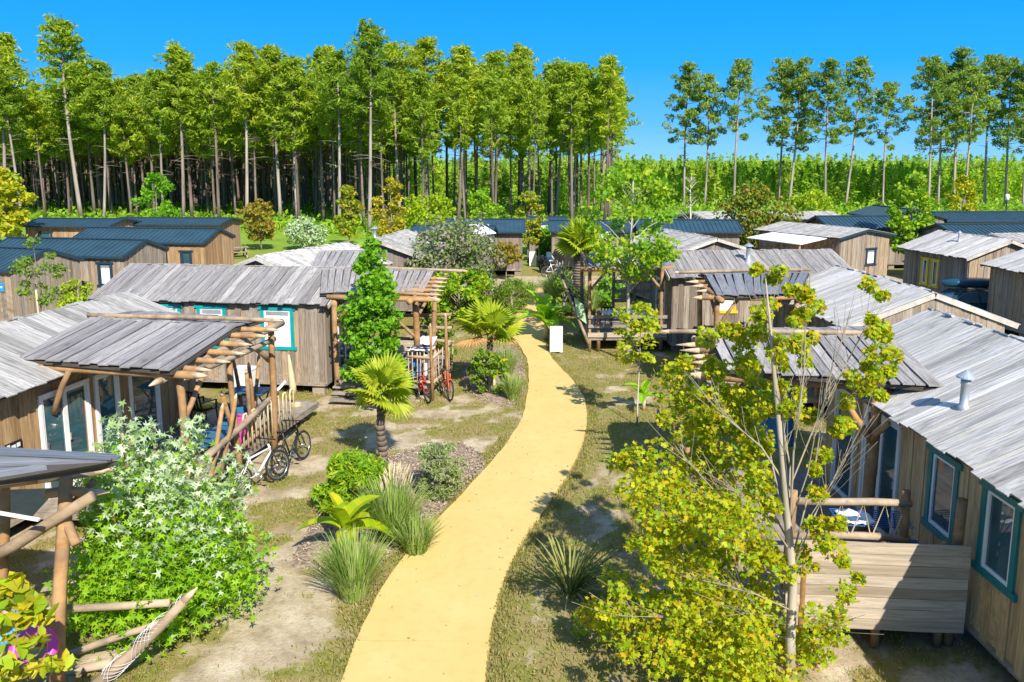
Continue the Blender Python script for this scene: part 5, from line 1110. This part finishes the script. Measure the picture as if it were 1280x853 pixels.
# ------------------------------------------------------------------ vehicles
def bicycle(x, y, heading, label, col, s=1.0, lean=.0, steer=0.0, step=False):
    """heading: direction of the front wheel; wheels stand on the ground"""
    o = thing('bicycle', label, 'bicycle', (x, y, 0), heading-PI/2, 'bicycles leaning by the decks'); o.scale = (s, s, s); o.rotation_euler = (0, lean, heading-PI/2)
    r = .34; F, B = Vector((0, .52, r)), Vector((0, -.52, r)); bb = Vector((0, -.06, .3)); st = Vector((0, -.24, .82)); hd = Vector((0, .34, .88)); hl = Vector((0, .385, .7))
    for c in (F, B):
        mb = MB(); mb.torus(c, (1, 0, 0), r-.025, .027, 24, 6); w = mb.go('wheel', M['rubber'], o, True)
        mb = MB(); mb.torus(c, (1, 0, 0), r-.055, .012, 24, 5); mb.go('rim', M['chrome'], w, True)
        mb = MB()
        for k in range(14): a = k*PI/7; mb.bar(c, c+Vector((0, math.cos(a), math.sin(a)))*(r-.06), .004, .004)
        mb.tube([c-Vector((.05, 0, 0)), c+Vector((.05, 0, 0))], .02, 8); mb.go('spokes', M['chrome'], w, kind='stuff')
    mb = MB(); T = .021
    tl = Vector((0, .36, .78)) if not step else Vector((0, .4, .62)); se = Vector((0, -.2, .72)) if not step else Vector((0, -.12, .48))
    for a, b, q in ((hd, hl, .022), (tl, se, T), (hl, bb, T*1.25), (st, bb, T)): mb.tube([a, b], q, 8)
    for sx in (-.05, .05): mb.tube([bb+Vector((sx*.5, 0, 0)), B+Vector((sx, 0, 0))], .012, 6); mb.tube([se+Vector((sx*.3, 0, 0)), B+Vector((sx, 0, 0))], .011, 6)
    mb.go('frame', M[col], o, True)
    mb = MB(); mb.bar(hl+Vector((-.07, 0, -.02)), hl+Vector((.07, 0, -.02)), .05, .03)
    for sx in (-.06, .06): mb.tube([hl+Vector((sx, 0, -.02)), F+Vector((sx, 0, 0))], .015, 6)
    mb.go('fork', M[col if col != 'white' else 'black'], o, True)
    mb = MB(); hb = hd+Vector((0, .03, .1)); mb.tube([hd, hb], .016, 6); mb.tube([hb+Vector((-.3, -.08, .03)), hb+Vector((-.12, 0, 0)), hb+Vector((.12, 0, 0)), hb+Vector((.3, -.08, .03))], .013, 6); hbo = mb.go('handlebar', M['black'], o, True)
    for sx in (-1, 1): mb = MB(); mb.tube([hb+Vector((sx*.2, -.04, .02)), hb+Vector((sx*.31, -.085, .032))], .02, 7); mb.go('grip', M['black'], hbo)
    mb = MB(); mb.tube([st, st+Vector((0, -.03, .1))], .014, 6); mb.go('seat_post', M['chrome'], o); e = st+Vector((0, -.03, .11))
    mb = MB(); mb.add([e+Vector(v) for v in ((0, .15, .01), (.03, .05, .02), (.075, -.1, .03), (0, -.13, .035), (-.075, -.1, .03), (-.03, .05, .02), (0, .14, -.02), (.025, .04, -.02), (.06, -.1, -.02), (0, -.12, -.02), (-.06, -.1, -.02), (-.025, .04, -.02))], [(0, 5, 4, 3, 2, 1), (6, 7, 8, 9, 10, 11)]+[(i, (i+1) % 6, 6+(i+1) % 6, 6+i) for i in range(6)]); mb.go('saddle', M['black'], o)
    mb = MB(); mb.torus(bb+Vector((.05, 0, 0)), (1, 0, 0), .085, .01, 16, 4); mb.tube([bb-Vector((.07, 0, 0)), bb+Vector((.07, 0, 0))], .02, 8); mb.tube([bb+Vector((.07, 0, 0)), bb+Vector((.08, .1, -.12))], .012, 5); mb.tube([bb-Vector((.07, 0, 0)), bb+Vector((-.08, -.1, .12))], .012, 5); mb.go('crank', M['chrome'], o)
    for sx, d in ((1, (.12, .1, -.12)), (-1, (-.12, -.1, .12))): mb = MB(); mb.box(bb+Vector(d), (.09, .07, .02)); mb.go('pedal', M['black'], o)
    return o
def bike2(fr, re, label, col, **kw):
    f, r = at(*fr), at(*re); d = f-r; m = (f+r)/2; return bicycle(m.x, m.y, math.atan2(d.y, d.x), label, col, **kw)
bike2((341, 604), (311, 617), 'white bicycle leaning by the silver-leaved bush at the left deck', 'white', lean=-.12)
bike2((380, 574), (353, 593), 'black mountain bicycle standing before the cane hoops', 'black', lean=-.1)
bike2((537, 506), (519, 492), 'red bicycle under the picket balcony, left of the orange one', 'red', lean=.1, s=.95)
bike2((565, 504), (549, 488), 'orange-red bicycle by the balcony corner with a step-through frame', 'orange_red', lean=-.08, s=.9, step=True)

def motorbike(u, v):
    b = at(u, v); o = thing('motorbike', 'dark blue touring motorbike with windscreen parked on the sandy lane', 'motorbike', (b.x, b.y, 0), R(200))
    F, B = Vector((0, .75, .32)), Vector((0, -.72, .32))
    for c, w_ in ((F, .06), (B, .08)):
        mb = MB(); mb.torus(c, (1, 0, 0), .25, w_+.01, 22, 8); w = mb.go('wheel', M['rubber'], o, True); mb = MB(); mb.torus(c, (1, 0, 0), .16, .02, 16, 5)
        for k in range(5): a = k*2*PI/5; mb.bar(c, c+Vector((0, math.cos(a), math.sin(a)))*.17, .04, .03)
        mb.go('rim', M['chrome'], w)
    def loft(name, secs, mat, n=10):
        mb = MB(); V, Fc = [], []
        for (y, z, wx, hz) in secs:
            for j in range(n): t = 2*PI*j/n; V.append((wx*math.cos(t), y, z+hz*math.sin(t)))
        for i in range(len(secs)-1):
            for j in range(n): Fc.append((i*n+j, i*n+(j+1) % n, (i+1)*n+(j+1) % n, (i+1)*n+j))
        Fc += [tuple(range(n-1, -1, -1)), tuple((len(secs)-1)*n+j for j in range(n))]; mb.add(V, Fc); return mb.go(name, M[mat], o, True)
    M['moto'] = M.get('moto') or plain('dark_blue_lacquer', (.012, .035, .075), .2, spec=.6)
    loft('fairing', [(.98, .8, .08, .08), (.85, .82, .24, .22), (.6, .78, .33, .34), (.3, .66, .27, .3), (.1, .6, .2, .22)], 'moto')
    loft('tank', [(.35, .86, .14, .12), (.1, .9, .2, .16), (-.15, .82, .15, .1)], 'moto'); loft('engine', [(.4, .45, .14, .16), (0, .42, .22, .2), (-.3, .45, .14, .14)], 'black')
    loft('seat', [(-.1, .82, .12, .05), (-.4, .84, .18, .08), (-.8, .9, .17, .08), (-.95, .92, .1, .05)], 'black'); loft('tail', [(-.3, .68, .12, .1), (-.7, .76, .14, .12), (-1.0, .82, .08, .06)], 'moto')
    mb = MB()
    for sx in (-.1, .1): mb.tube([(sx, .5, .95), (sx, .75, .32)], .03, 7)
    mb.go('fork', M['chrome'], o); mb = MB(); mb.tube([(-.38, .38, 1.08), (-.15, .5, 1.02), (.15, .5, 1.02), (.38, .38, 1.08)], .018, 6); mb.go('handlebar', M['black'], o)
    mb = MB(); V = []
    for (y, z, w_) in ((.78, 1.0, .2), (.62, 1.2, .19), (.5, 1.36, .13)): V += [(-w_, y-.06, z), (0, y, z), (w_, y-.06, z)]
    V2 = [(a, b_-.012, c_) for a, b_, c_ in V]; mb.add(V+V2, [(0, 1, 4, 3), (1, 2, 5, 4), (3, 4, 7, 6), (4, 5, 8, 7), (9, 12, 13, 10), (10, 13, 14, 11), (12, 15, 16, 13), (13, 16, 17, 14)]); mb.go('windscreen', M['glass'], o)
    for sx in (-1, 1):
        mb = MB(); mb.lathe([(.01, -.05), (.06, -.03), (.07, 0), (.06, .03), (.01, .05)], 8, (sx*.42, .55, 1.14)); mb.go('mirror', M['moto'], o, True)
        mb = MB(); mb.lathe([(.01, -.05), (.07, -.03), (.07, .03), (.01, .05)], 10, (sx*.1, .95, .86)); mb.go('headlight', M['white'], o, True)
motorbike(682, 341)
def wheel_bike(u, v):
    b = at(u, v); bicycle(b.x, b.y, R(20), 'white wheeled bicycle standing beside the dark motorbike', 'white', lean=.1)
wheel_bike(692, 346)

def car(x, y, rz):
    o = thing('parked_car', 'dark blue car with a long black roof box, half hidden between two cabins', 'car', (x, y, 0), rz)
    M['carpaint'] = plain('dark_blue_car_paint', (.008, .05, .085), .18, vary=.03, spec=.7)
    prof = [(-2.1, .35), (-2.15, .62), (-2.05, .82), (-1.15, .98), (-.45, 1.42), (.2, 1.5), (1.35, 1.46), (1.95, 1.05), (2.1, .95), (2.12, .45), (2.05, .33)]
    V, Fc = [], []; n = len(prof)
    for sx in (-1, 1):
        for (px_, z) in prof: V.append((px_, sx*(.88 if z < 1.0 else .88-.32*(z-1.0)/.5), z))
    for i in range(n): j = (i+1) % n; Fc.append((i, j, n+j, n+i))
    Fc += [tuple(range(n-1, -1, -1)), tuple(range(n, 2*n))]
    b = build('body', V, Fc, M['carpaint'], o); bv = b.modifiers.new('b', 'BEVEL'); bv.width = .05; bv.segments = 2
    for sx in (-1, 1):
        for q in ([(-.95, 1.03), (-.4, 1.37), (.1, 1.43), (.1, 1.03)], [(.17, 1.03), (.17, 1.43), (.95, 1.42), (1.0, 1.03)], [(1.07, 1.03), (1.02, 1.42), (1.3, 1.39), (1.75, 1.07)]):
            yy = lambda z: sx*(.89-.32*(z-1.0)/.5+.006); P = [(a, yy(z), z) for a, z in q]; P += [(a, p-sx*.02, z) for a, p, z in P]
            build('window', P, [(0, 1, 2, 3), (7, 6, 5, 4), (0, 4, 5, 1), (1, 5, 6, 2), (2, 6, 7, 3), (3, 7, 4, 0)], M['glass'], o)
        mb = MB(); mb.box((-.85, sx*.98, 1.05), (.12, .16, .12)); mb.go('mirror', M['carpaint'], o)
        mb = MB(); mb.tube([(-.4, sx*.56, 1.55), (1.4, sx*.55, 1.54)], .02, 6); mb.go('roof_rail', M['black'], o)
        for px_ in (-1.35, 1.35): mb = MB(); mb.torus((px_, sx*.83, .32), (0, 1, 0), .22, .1, 20, 6); w = mb.go('wheel', M['rubber'], o, True); mb = MB(); mb.tube([(px_, sx*.8, .32), (px_, sx*.91, .32)], .17, 14); mb.go('rim', M['chrome'], w)
        mb = MB(); mb.box((-2.08, sx*.62, .72), (.1, .35, .14)); mb.go('headlight', M['white'], o)
    P = [(-1.1, -.72, 1.04), (-1.1, .72, 1.04), (-.5, .6, 1.42), (-.5, -.6, 1.42)]; d = Vector((-.02, 0, .03)); V = [Vector(p)+d for p in P]+[Vector(p)-d*.5 for p in P]
    build('windscreen', V, [(0, 1, 2, 3), (7, 6, 5, 4), (0, 4, 5, 1), (1, 5, 6, 2), (2, 6, 7, 3), (3, 7, 4, 0)], M['glass'], o)
    mb = MB(); n = 12; V, Fc = [], []
    S = [(-1.15, .1, .03, 1.72), (-1.05, .3, .12, 1.74), (-.6, .4, .19, 1.77), (.4, .42, .2, 1.78), (1.0, .4, .18, 1.77), (1.2, .3, .1, 1.75)]
    for (xx, wy, hz, z) in S:
        for j in range(n): t = 2*PI*j/n; cs, sn = math.cos(t), math.sin(t); V.append((xx, wy*math.copysign(abs(cs)**.6, cs), z+hz*math.copysign(abs(sn)**.6, sn)))
    for i in range(len(S)-1):
        for j in range(n): Fc.append((i*n+j, i*n+(j+1) % n, (i+1)*n+(j+1) % n, (i+1)*n+j))
    Fc += [tuple(range(n-1, -1, -1)), tuple((len(S)-1)*n+j for j in range(n))]; mb.add(V, Fc)
    bx = tag(mb.go('roof_box', M['carpaint'], None, True), 'long glossy black-blue roof box carried on the parked car', 'roof box'); bx.location = (x, y, 0); bx.rotation_euler = (0, 0, rz)
    for xx in (-.4, .6): mb = MB(); mb.bar((xx, -.6, 1.575), (xx, .6, 1.575), .06, .03); mb.go('roof_bar', M['black'], o)
car(19.7, 34.1, R(-4))

# ------------------------------------------------------------------ palms, bananas, grasses, near shrubs
def frond_mesh(seed, mat, droop=.22, n=26, spread=290):
    g = random.Random(seed); V, F = [], []; mb = MB(); mb.tube([(0, 0, 0), (.3, 0, .03), (.52, 0, .0)], [.022, .014, .01], 5, r=.95)
    c = Vector((.5, 0, 0))
    for i in range(n):
        a = R(-spread/2+spread*(i+.5)/n); L = .72*(1-.22*abs(a)/PI)*g.uniform(.92, 1.06); d = Vector((math.cos(a), math.sin(a), 0)); t = Vector((-math.sin(a), math.cos(a), 0)); w = .72*R(spread/n)*.62
        z = lambda q: Vector((0, 0, .07*q-droop*q*q*(.7+.5*abs(math.sin(a))))); fold = Vector((0, 0, .035))
        p0, p1, p2 = c, c+d*L*.62+z(.6), c+d*L+z(1.0)
        b = [p0, p1+t*w*.55-fold*.6, p1+fold*.5, p1-t*w*.55-fold*.6, p2]; mb.add(b, [(0, 1, 2), (0, 2, 3), (1, 4, 2), (2, 4, 3)], g.uniform(0, .9))
    o = mb.go('tmp', M[mat]); me = o.data; bpy.data.objects.remove(o); return me
FR = {k: [frond_mesh(s, k) for s in range(4)] for k in ('lf_palm', 'lf_palm_dead')}
def fan_palm(u, v, crown_v, size, label, n=20, tr=.13, dead=2, seed=0, pit=(-25, 78), deadpit=-35):
    b = at(u, v); h = CAMH-(crown_v-200)*b.y/1000; o = thing('fan_palm', label, 'palm', (b.x, b.y, 0)); g = random.Random(seed); mb = MB(); k = max(6, int(h/.12))
    for i in range(k): z0, z1 = h*i/k, h*(i+1)/k; r = tr*(1.25-.25*i/k)*g.uniform(.92, 1.1); mb.lathe([(r*.86, z0), (r, z0+(z1-z0)*.7), (r*.86, z1)], 9, (.02*math.sin(i*.7), .02*math.cos(i*.5), 0))
    mb.go('trunk', M['bark_palm'], o, True)
    for i in range(n+dead):
        de = i >= n; q = (i+.5)/n if not de else 0; az = i*2.39996+g.uniform(-.3, .3); pi_ = R(pit[0]+(pit[1]-pit[0])*q**.8+g.uniform(-8, 8)) if not de else R(deadpit+g.uniform(-10, 5))
        f = obj('frond', FR['lf_palm_dead' if de else 'lf_palm'][i % 4], o); s = size/1.2*g.uniform(.85, 1.1)
        f.location = (0, 0, h-.05+.12*q); f.rotation_mode = 'QUATERNION'
        f.rotation_quaternion = (Matrix.Rotation(az if not de else (PI*(1.08 if i % 2 else .0)), 3, 'Z') @ Matrix.Rotation(-pi_, 3, 'Y') @ Matrix.Rotation(g.uniform(-.5, .5), 3, 'X')).to_quaternion(); f.scale = (s, s, s)
        if de: f['label'] = 'dry orange-brown frond'
    return o
fan_palm(478, 583, 497, .9, 'young fan palm with short brown trunk left of the path bend', 19, .1, 0, 3)
fan_palm(612, 485, 418, 1.15, 'broad fan palm with a dry orange frond, over the left edge of the path', 13, .1, 2, 4, (8, 72), -5)
fan_palm(723, 395, 308, 1.35, 'tall palm with thick rough trunk beside the shaded deck', 26, .27, 0, 5, (-10, 80))
def banana_mesh(seed, mat, L=1.0, W=.36):
    g = random.Random(seed); V, F = [], []; k = 9; arch = g.uniform(.25, .6); tw = g.uniform(-.3, .3); mb = MB(); mid = []
    for i in range(k+1):
        t = i/k; p = Vector((L*t*(1-.12*arch*t), 0, L*(.55*t-arch*t*t*1.5))); w = W/2*(math.sin(PI*min(1, .06+t*.94))**.55)*(0 if i == k else 1)+.004; mid.append(p)
        a = tw*t+g.uniform(-.06, .06); V += [p+Vector((0, w*math.cos(a), w*(.35+math.sin(a)))), p, p+Vector((0, -w*math.cos(a), w*(.35-math.sin(a))))]
    for i in range(k): mb.add([V[3*i], V[3*i+1], V[3*i+4], V[3*i+3]], [(0, 1, 2, 3)], g.uniform(.1, .6)); mb.add([V[3*i+1], V[3*i+2], V[3*i+5], V[3*i+4]], [(0, 1, 2, 3)], g.uniform(.1, .6))
    mb.tube([p-Vector((0, 0, .012)) for p in mid], [.018*(1-.8*i/k) for i in range(k+1)], 4, cap=False, r=.9)
    o = mb.go('tmp', M[mat], None, True); me = o.data; bpy.data.objects.remove(o); return me
BN = {k: [banana_mesh(s, k) for s in range(4)] for k in ('lf_banana', 'lf_banana_green')}
def banana(u, v, hs, size, n, label, mat, seed=0):
    b = at(u, v); o = thing('banana_plant', label, 'banana plant', (b.x, b.y, 0)); g = random.Random(seed); mb = MB(); mb.tube([(0, 0, 0), (.02, 0, hs*.5), (0, .02, hs)], [.075*size, .06*size, .045*size], 8); mb.go('stem', M['rope'], o, True)
    for i in range(n):
        f = obj('leaf', BN[mat][i % 4], o); az = i*2.39996+g.uniform(-.3, .3); s = size*g.uniform(.75, 1.1); f.location = (0, 0, hs*(.8+.2*i/n)); f.scale = (s, s, s)
        f.rotation_euler = (0, -R(0+62*(i/n)**1.1), az)
banana(432, 697, .55, .92, 10, 'yellow-leaved banana plant between the grass clumps left of the path', 'lf_banana', 2)
banana(682, 424, .8, 1.45, 12, 'large green banana plant left of the white panel post', 'lf_banana_green', 5)
banana(617, 492, .75, .75, 7, 'small banana plant below the broad fan palm', 'lf_banana', 7)
banana(804, 512, .45, .8, 6, 'tiny banana plant on the dry lawn right of the path', 'lf_banana_green', 9)
def grass_clump(u, v, h, w, label, n=420, mat='lf_reed', seed=0, wide=.012, plumes=0):
    g = np.random.default_rng(seed); b = at(u, v); o = thing('grass_clump', label, 'ornamental grass', (b.x, b.y, 0)); V, F, r = [], [], []
    for i in range(n):
        a = g.uniform(0, 2*PI); r0 = math.sqrt(g.uniform(0, 1))*.22*w; L = h*g.uniform(.65, 1.12); out = w/2*g.uniform(.0, 1.25); d = np.array([math.cos(a), math.sin(a), 0]); t = np.array([-math.sin(a), math.cos(a), 0]); q = g.uniform()
        bs = len(V); 
        for s, wd in ((0, 1), (.4, .95), (.75, .6), (1.0, .05)):
            p = d*(r0+out*(.4*s+.6*s*s))+np.array([0, 0, L*(s-.18*s*s*out/w*2)]); V += [p+t*wide*wd, p-t*wide*wd]
        for k in range(3): F.append((bs+2*k, bs+2*k+1, bs+2*k+3, bs+2*k+2)); r.append(q)
    build('blades', V, F, M[mat], o, r)
    if plumes:
        mb = MB()
        for i in range(plumes):
            a = g.uniform(0, 2*PI); d = Vector((math.cos(a), math.sin(a), 0)); p = d*w*.3*g.uniform(.2, 1)+Vector((0, 0, h*g.uniform(.9, 1.1))); mb.tube([p, p+d*.03+Vector((0, 0, .1)), p+d*.07+Vector((0, 0, .2))], [.008, .016, .004], 5)
        mb.go('plume', M['rope'], o, kind='stuff')
grass_clump(443, 745, 1.05, 1.05, 'fountain grass clump closest to the camera in the mulch bed', 620, seed=1)
grass_clump(492, 672, 1.15, 1.2, 'wide grass clump with seed plumes beside the yellow path', 620, seed=2, plumes=34)
grass_clump(520, 690, .7, .9, 'low grass clump with white flower heads at the path edge', 360, seed=3)
grass_clump(641, 500, .8, .75, 'red based grass tuft touching the left path edge', 360, seed=4)
grass_clump(632, 468, .9, 1.0, 'silvery grass behind the red based tuft', 360, seed=5)
grass_clump(702, 382, 1.9, 1.7, 'tall plumed grass left of the thick palm trunk', 420, seed=6, wide=.022, plumes=20)
grass_clump(735, 398, 1.6, 1.2, 'tall grass right of the thick palm trunk', 300, seed=7, wide=.022)
grass_clump(690, 372, 1.2, 1.5, 'grass mound beside the lane at the path end', 300, seed=8, wide=.022)
grass_clump(548, 440, .9, .9, 'spiky dark tuft behind the balcony corner', 200, seed=9, wide=.02)
grass_clump(655, 372, 1.0, 1.6, 'pale feathery grass mound left of the path end', 300, seed=10, wide=.02)
b = at(712, 742); o = thing('flax_plant', 'spiky flax plant with striped blades right of the path', 'flax', (b.x, b.y, 0)); g = random.Random(4)
for v in range(5):
    V, F = [], []
    for s, wd, bend in ((0, .55, 0), (.3, 1, .03), (.6, .95, .12), (.85, .6, .28), (1, .05, .42)): p = Vector((bend*(.3+.25*v), 0, s*(1-.12*v*s*.5))); V += [p+Vector((0, .022*wd, .0)), p+Vector((.008*wd, 0, 0)), p-Vector((0, .022*wd, 0))]
    for k in range(4): F += [(3*k, 3*k+1, 3*k+4, 3*k+3), (3*k+1, 3*k+2, 3*k+5, 3*k+4)]
    me = bpy.data.meshes.new('blade'); me.from_pydata([tuple(q) for q in V], [], F); me.materials.append(M['lf_flax']); me.update()
    for i in range(17):
        f = obj('blade', me, o); a = g.uniform(0, 2*PI); f.location = (.1*math.cos(a)*g.random(), .1*math.sin(a)*g.random(), -.02); s = g.uniform(.65, 1.12); f.scale = (s, s, s); f.rotation_euler = (0, R(g.uniform(4, 50)), a)

M['stem_red'] = plain('reddish_stem', (.26, .11, .07), .7)
# silver-leaved maple bush, lower left
b = Vector((-5.35, 11.6, 0)); o = thing('maple_bush', 'tall silver and lime leaved maple bush at the lower left beside the log porch', 'bush', b); g = np.random.default_rng(8)
mb = MB(); tips, P, rr_ = [], [], []
for i in range(46):
    a = g.uniform(0, 2*PI); q = math.sqrt(g.uniform(.02, 1)); ex, ey = math.cos(a)*q*1.25, math.sin(a)*q*1.15; ht = (3.3-1.3*q**1.4)*g.uniform(.6, 1.12)
    pts = [Vector((ex*.18, ey*.18, 0)), Vector((ex*.6, ey*.6, ht*.42)), Vector((ex*.9, ey*.9, ht*.78)), Vector((ex, ey, ht))]; mb.tube(pts, [.022, .017, .011, .004], 5, cap=False)
    for s in np.linspace(.12, 1, 15):
        k = s*3; j = min(2, int(k)); p = pts[j].lerp(pts[j+1], k-j); w = .30*(1.1-s*.75)
        for _ in range(18 if s < .6 else 14): P.append(np.array(p)+g.normal(size=3)*[w, w, w*.7])
for i in range(110):                                       # low skirt
    a = g.uniform(0, 2*PI); c_ = np.array([math.cos(a)*1.3*g.uniform(.5, 1.05), math.sin(a)*1.25*g.uniform(.5, 1.05), g.uniform(.15, 1.2)]); P += list(c_+g.normal(size=(30, 3))*.17)
mb.go('stem', M['stem_red'], o, kind='stuff'); P = np.array(P); P = P[P[:, 2] > .04]
pale = (P[:, 2]+.35*P[:, 0]+g.normal(size=len(P))*.6) > 2.0
vis = np.argsort(P[:, 1]-.35*P[:, 2]); sel = np.zeros(len(P), bool); sel[vis[:900:3]] = True
RNG = np.random.default_rng(3)
single_leaves(o, P[sel & pale], .15, 'silver', M['lf_pale'], .7); single_leaves(o, P[sel & ~pale], .15, 'silver', M['lf_bush'], .9)
obj('silver_foliage', leaf_mesh('silver_foliage', P[~sel & pale], .145, 'silver', M['lf_pale'], .7), o, 'stuff'); obj('lime_foliage', leaf_mesh('lime_foliage', P[~sel & ~pale], .145, 'silver', M['lf_bush'], .9), o, 'stuff')

# big autumn maple, lower right: pale stems fanning from one trunk, leaf masses on the left
b = at(988, 862); BX, BY = b.x, b.y; o = thing('maple_tree', 'yellow-green autumn maple with bare pale stems in front of the near right deck', 'tree', (BX, BY, 0)); g = np.random.default_rng(12); rg = random.Random(12)
def rel(u, v, Y): p = atY(u, v, Y); return Vector((p.x-BX, p.y-BY, p.z))
mb = MB(); fork = rel(985, 655, BY); LD = [Vector((0, 0, -.05)), rel(988, 800, BY), rel(991, 730, BY+.05), fork, rel(977, 560, BY+.1), rel(968, 470, BY+.2), rel(962, 400, BY+.3), rel(957, 348, BY+.3)]
mb.tube(LD, [.085, .066, .058, .05, .038, .028, .018, .006], 8)
stems = []
for u, v, dy, r in ((958, 352, .5, .04), (1008, 372, -.2, .034), (1062, 395, .4, .026), (1100, 372, .8, .024), (930, 430, 1.0, .03), (885, 500, .7, .028), (1040, 470, -.6, .02), (845, 560, .2, .028), (820, 640, -.3, .026), (975, 470, 1.2, .028), (1085, 520, 0, .018), (900, 600, -.7, .022), (870, 470, 1.6, .024), (1060, 560, .6, .016), (850, 720, -.5, .022), (770, 770, -.2, .022), (905, 770, -.8, .02), (1040, 790, -.5, .018)):
    e = rel(u, v, BY+dy); q_ = rg.uniform(.0, 1.0); st = LD[2].lerp(LD[3], q_) if v < 640 and rg.random() < .6 else (LD[3].lerp(LD[4], q_) if v < 560 else LD[1].lerp(LD[2], q_)); m1 = st.lerp(e, .35)+Vector((rg.uniform(-.08, .08), rg.uniform(-.08, .08), .1)); m2 = st.lerp(e, .7)+Vector((rg.uniform(-.06, .06), rg.uniform(-.06, .06), .05)); stems.append((st, m1, m2, e)); r *= .55; mb.tube([st, m1, m2, e], [r, r*.75, r*.5, r*.15], 6, cap=False)
    for _ in range(13):
        t = rg.uniform(.35, .95); p = m1.lerp(m2, (t-.35)/.35) if t < .7 else m2.lerp(e, (t-.7)/.3); d = (e-st).normalized()+Vector((rg.uniform(-.7, .7), rg.uniform(-.7, .7), rg.uniform(-.1, .5))); L = rg.uniform(.25, .6); mb.tube([p, p+d*L*.5, p+d*L+Vector((0, 0, .06))], [r*.3, r*.2, .003], 4, cap=False)
mb.go('trunk', M['bark_maple'], o, True)
C, rd, N = [], [], []
FK = np.array(rel(984, 690, BY))
def cl(u, v, dy, r, n):
    p = np.array(rel(u, v, BY+dy)); C.append(p); rd.append(r); N.append(n)
    if u < 950:
        for t in (.14, .3): C.append(p+(FK-p)*t+np.array([rg.uniform(-.1, .1), rg.uniform(-.1, .1), rg.uniform(-.12, .08)])); rd.append(r*.75); N.append(int(n*.3))
for u, v, r in ((958, 360, .2), (1000, 375, .16), (935, 395, .2), (1010, 405, .18), (925, 440, .24), (965, 430, .22), (1015, 445, .2), (1098, 385, .16), (1108, 430, .2), (1078, 462, .22), (1095, 480, .15), (950, 480, .26), (905, 475, .24), (985, 510, .22), (1010, 505, .18), (870, 440, .2), (855, 480, .26), (838, 510, .22), (880, 520, .3), (920, 530, .3), (860, 560, .32), (810, 575, .2), (895, 590, .32), (940, 590, .28), (835, 610, .32), (800, 620, .22), (870, 640, .34), (915, 650, .3), (960, 620, .22), (790, 590, .16), (1030, 640, .16), (845, 670, .3), (1055, 520, .16), (1035, 560, .16), (885, 690, .3), (930, 700, .3), (960, 690, .24), (815, 690, .2), (800, 690, .12), (870, 735, .28), (900, 760, .3), (945, 760, .3), (985, 720, .2), (1020, 700, .16), (835, 720, .2), (760, 745, .16), (745, 775, .2), (780, 790, .26), (830, 790, .3), (875, 800, .3), (930, 810, .32), (980, 790, .28), (1025, 800, .26), (900, 840, .34), (850, 835, .28), (960, 845, .3), (1010, 835, .24), (800, 815, .18), (1040, 760, .16), (770, 755, .14), (1050, 705, .1), (825, 850, .2)):
    dy = (rg.uniform(.3, 1.8) if v < 600 else rg.uniform(-.9, 1.0)) if u < 960 else rg.uniform(-.5, .6)
    if u > 915 and v < 660:
        for _ in range(4): cl(u+rg.uniform(-18, 18), v+rg.uniform(-32, 32), dy+rg.uniform(-.2, .2), r*rg.uniform(.5, .85), int(24+r*320))
    else:
        for _ in range(3): cl(u+rg.uniform(-24, 24), v+rg.uniform(-22, 22), dy+rg.uniform(-.3, .3), r*rg.uniform(.75, 1.25), int(20+r*310))
P = np.concatenate([clumps_to_points([c_], [r_], n_, .85) for c_, r_, n_ in zip(C, rd, N)]); P = P[P[:, 2] > .05]
near = np.argsort(P[:, 1])[:1200:4]; sel = np.zeros(len(P), bool); sel[near] = True
single_leaves(o, P[sel], .085, 'maple', M['lf_maple'], .9)
obj('foliage', leaf_mesh('foliage', P[~sel], .08, 'maple', M['lf_maple'], .9), o, 'stuff')
# big-leaved shrub at the lower left corner
tree('shrub', 'large leaved yellow-green shrub cut by the lower left corner of the photo', 'shrub', -5.75, 8.55, 2.25, .95, M['lf_yellow'], nleaf=330, leaf=.2, trunk_h=.5, nc=18, seed=40, shape='oval', mix=(M['lf_yellowgreen'], .5), leafshape='broad', trunk_r=.03, pieces=60)
mb = MB(); mb.torus((0, 0, 0), (.5, -.7, .5), .22, .07, 24, 8); sr = mb.go('swim_ring', M['pink'], None, True); sr.location = atY(42, 812, 9.5); tag(sr, 'pink swim ring hanging behind the large leaved corner shrub', 'swim ring')
mb = MB(); mb.torus((0, 0, 0), (.5, -.7, .5), .22, .072, 24, 8); sr2 = mb.go('swim_ring', M['light_blue'], None, True); sr2.location = atY(4, 778, 9.7); tag(sr2, 'blue swim ring above the pink one by the log porch', 'swim ring')
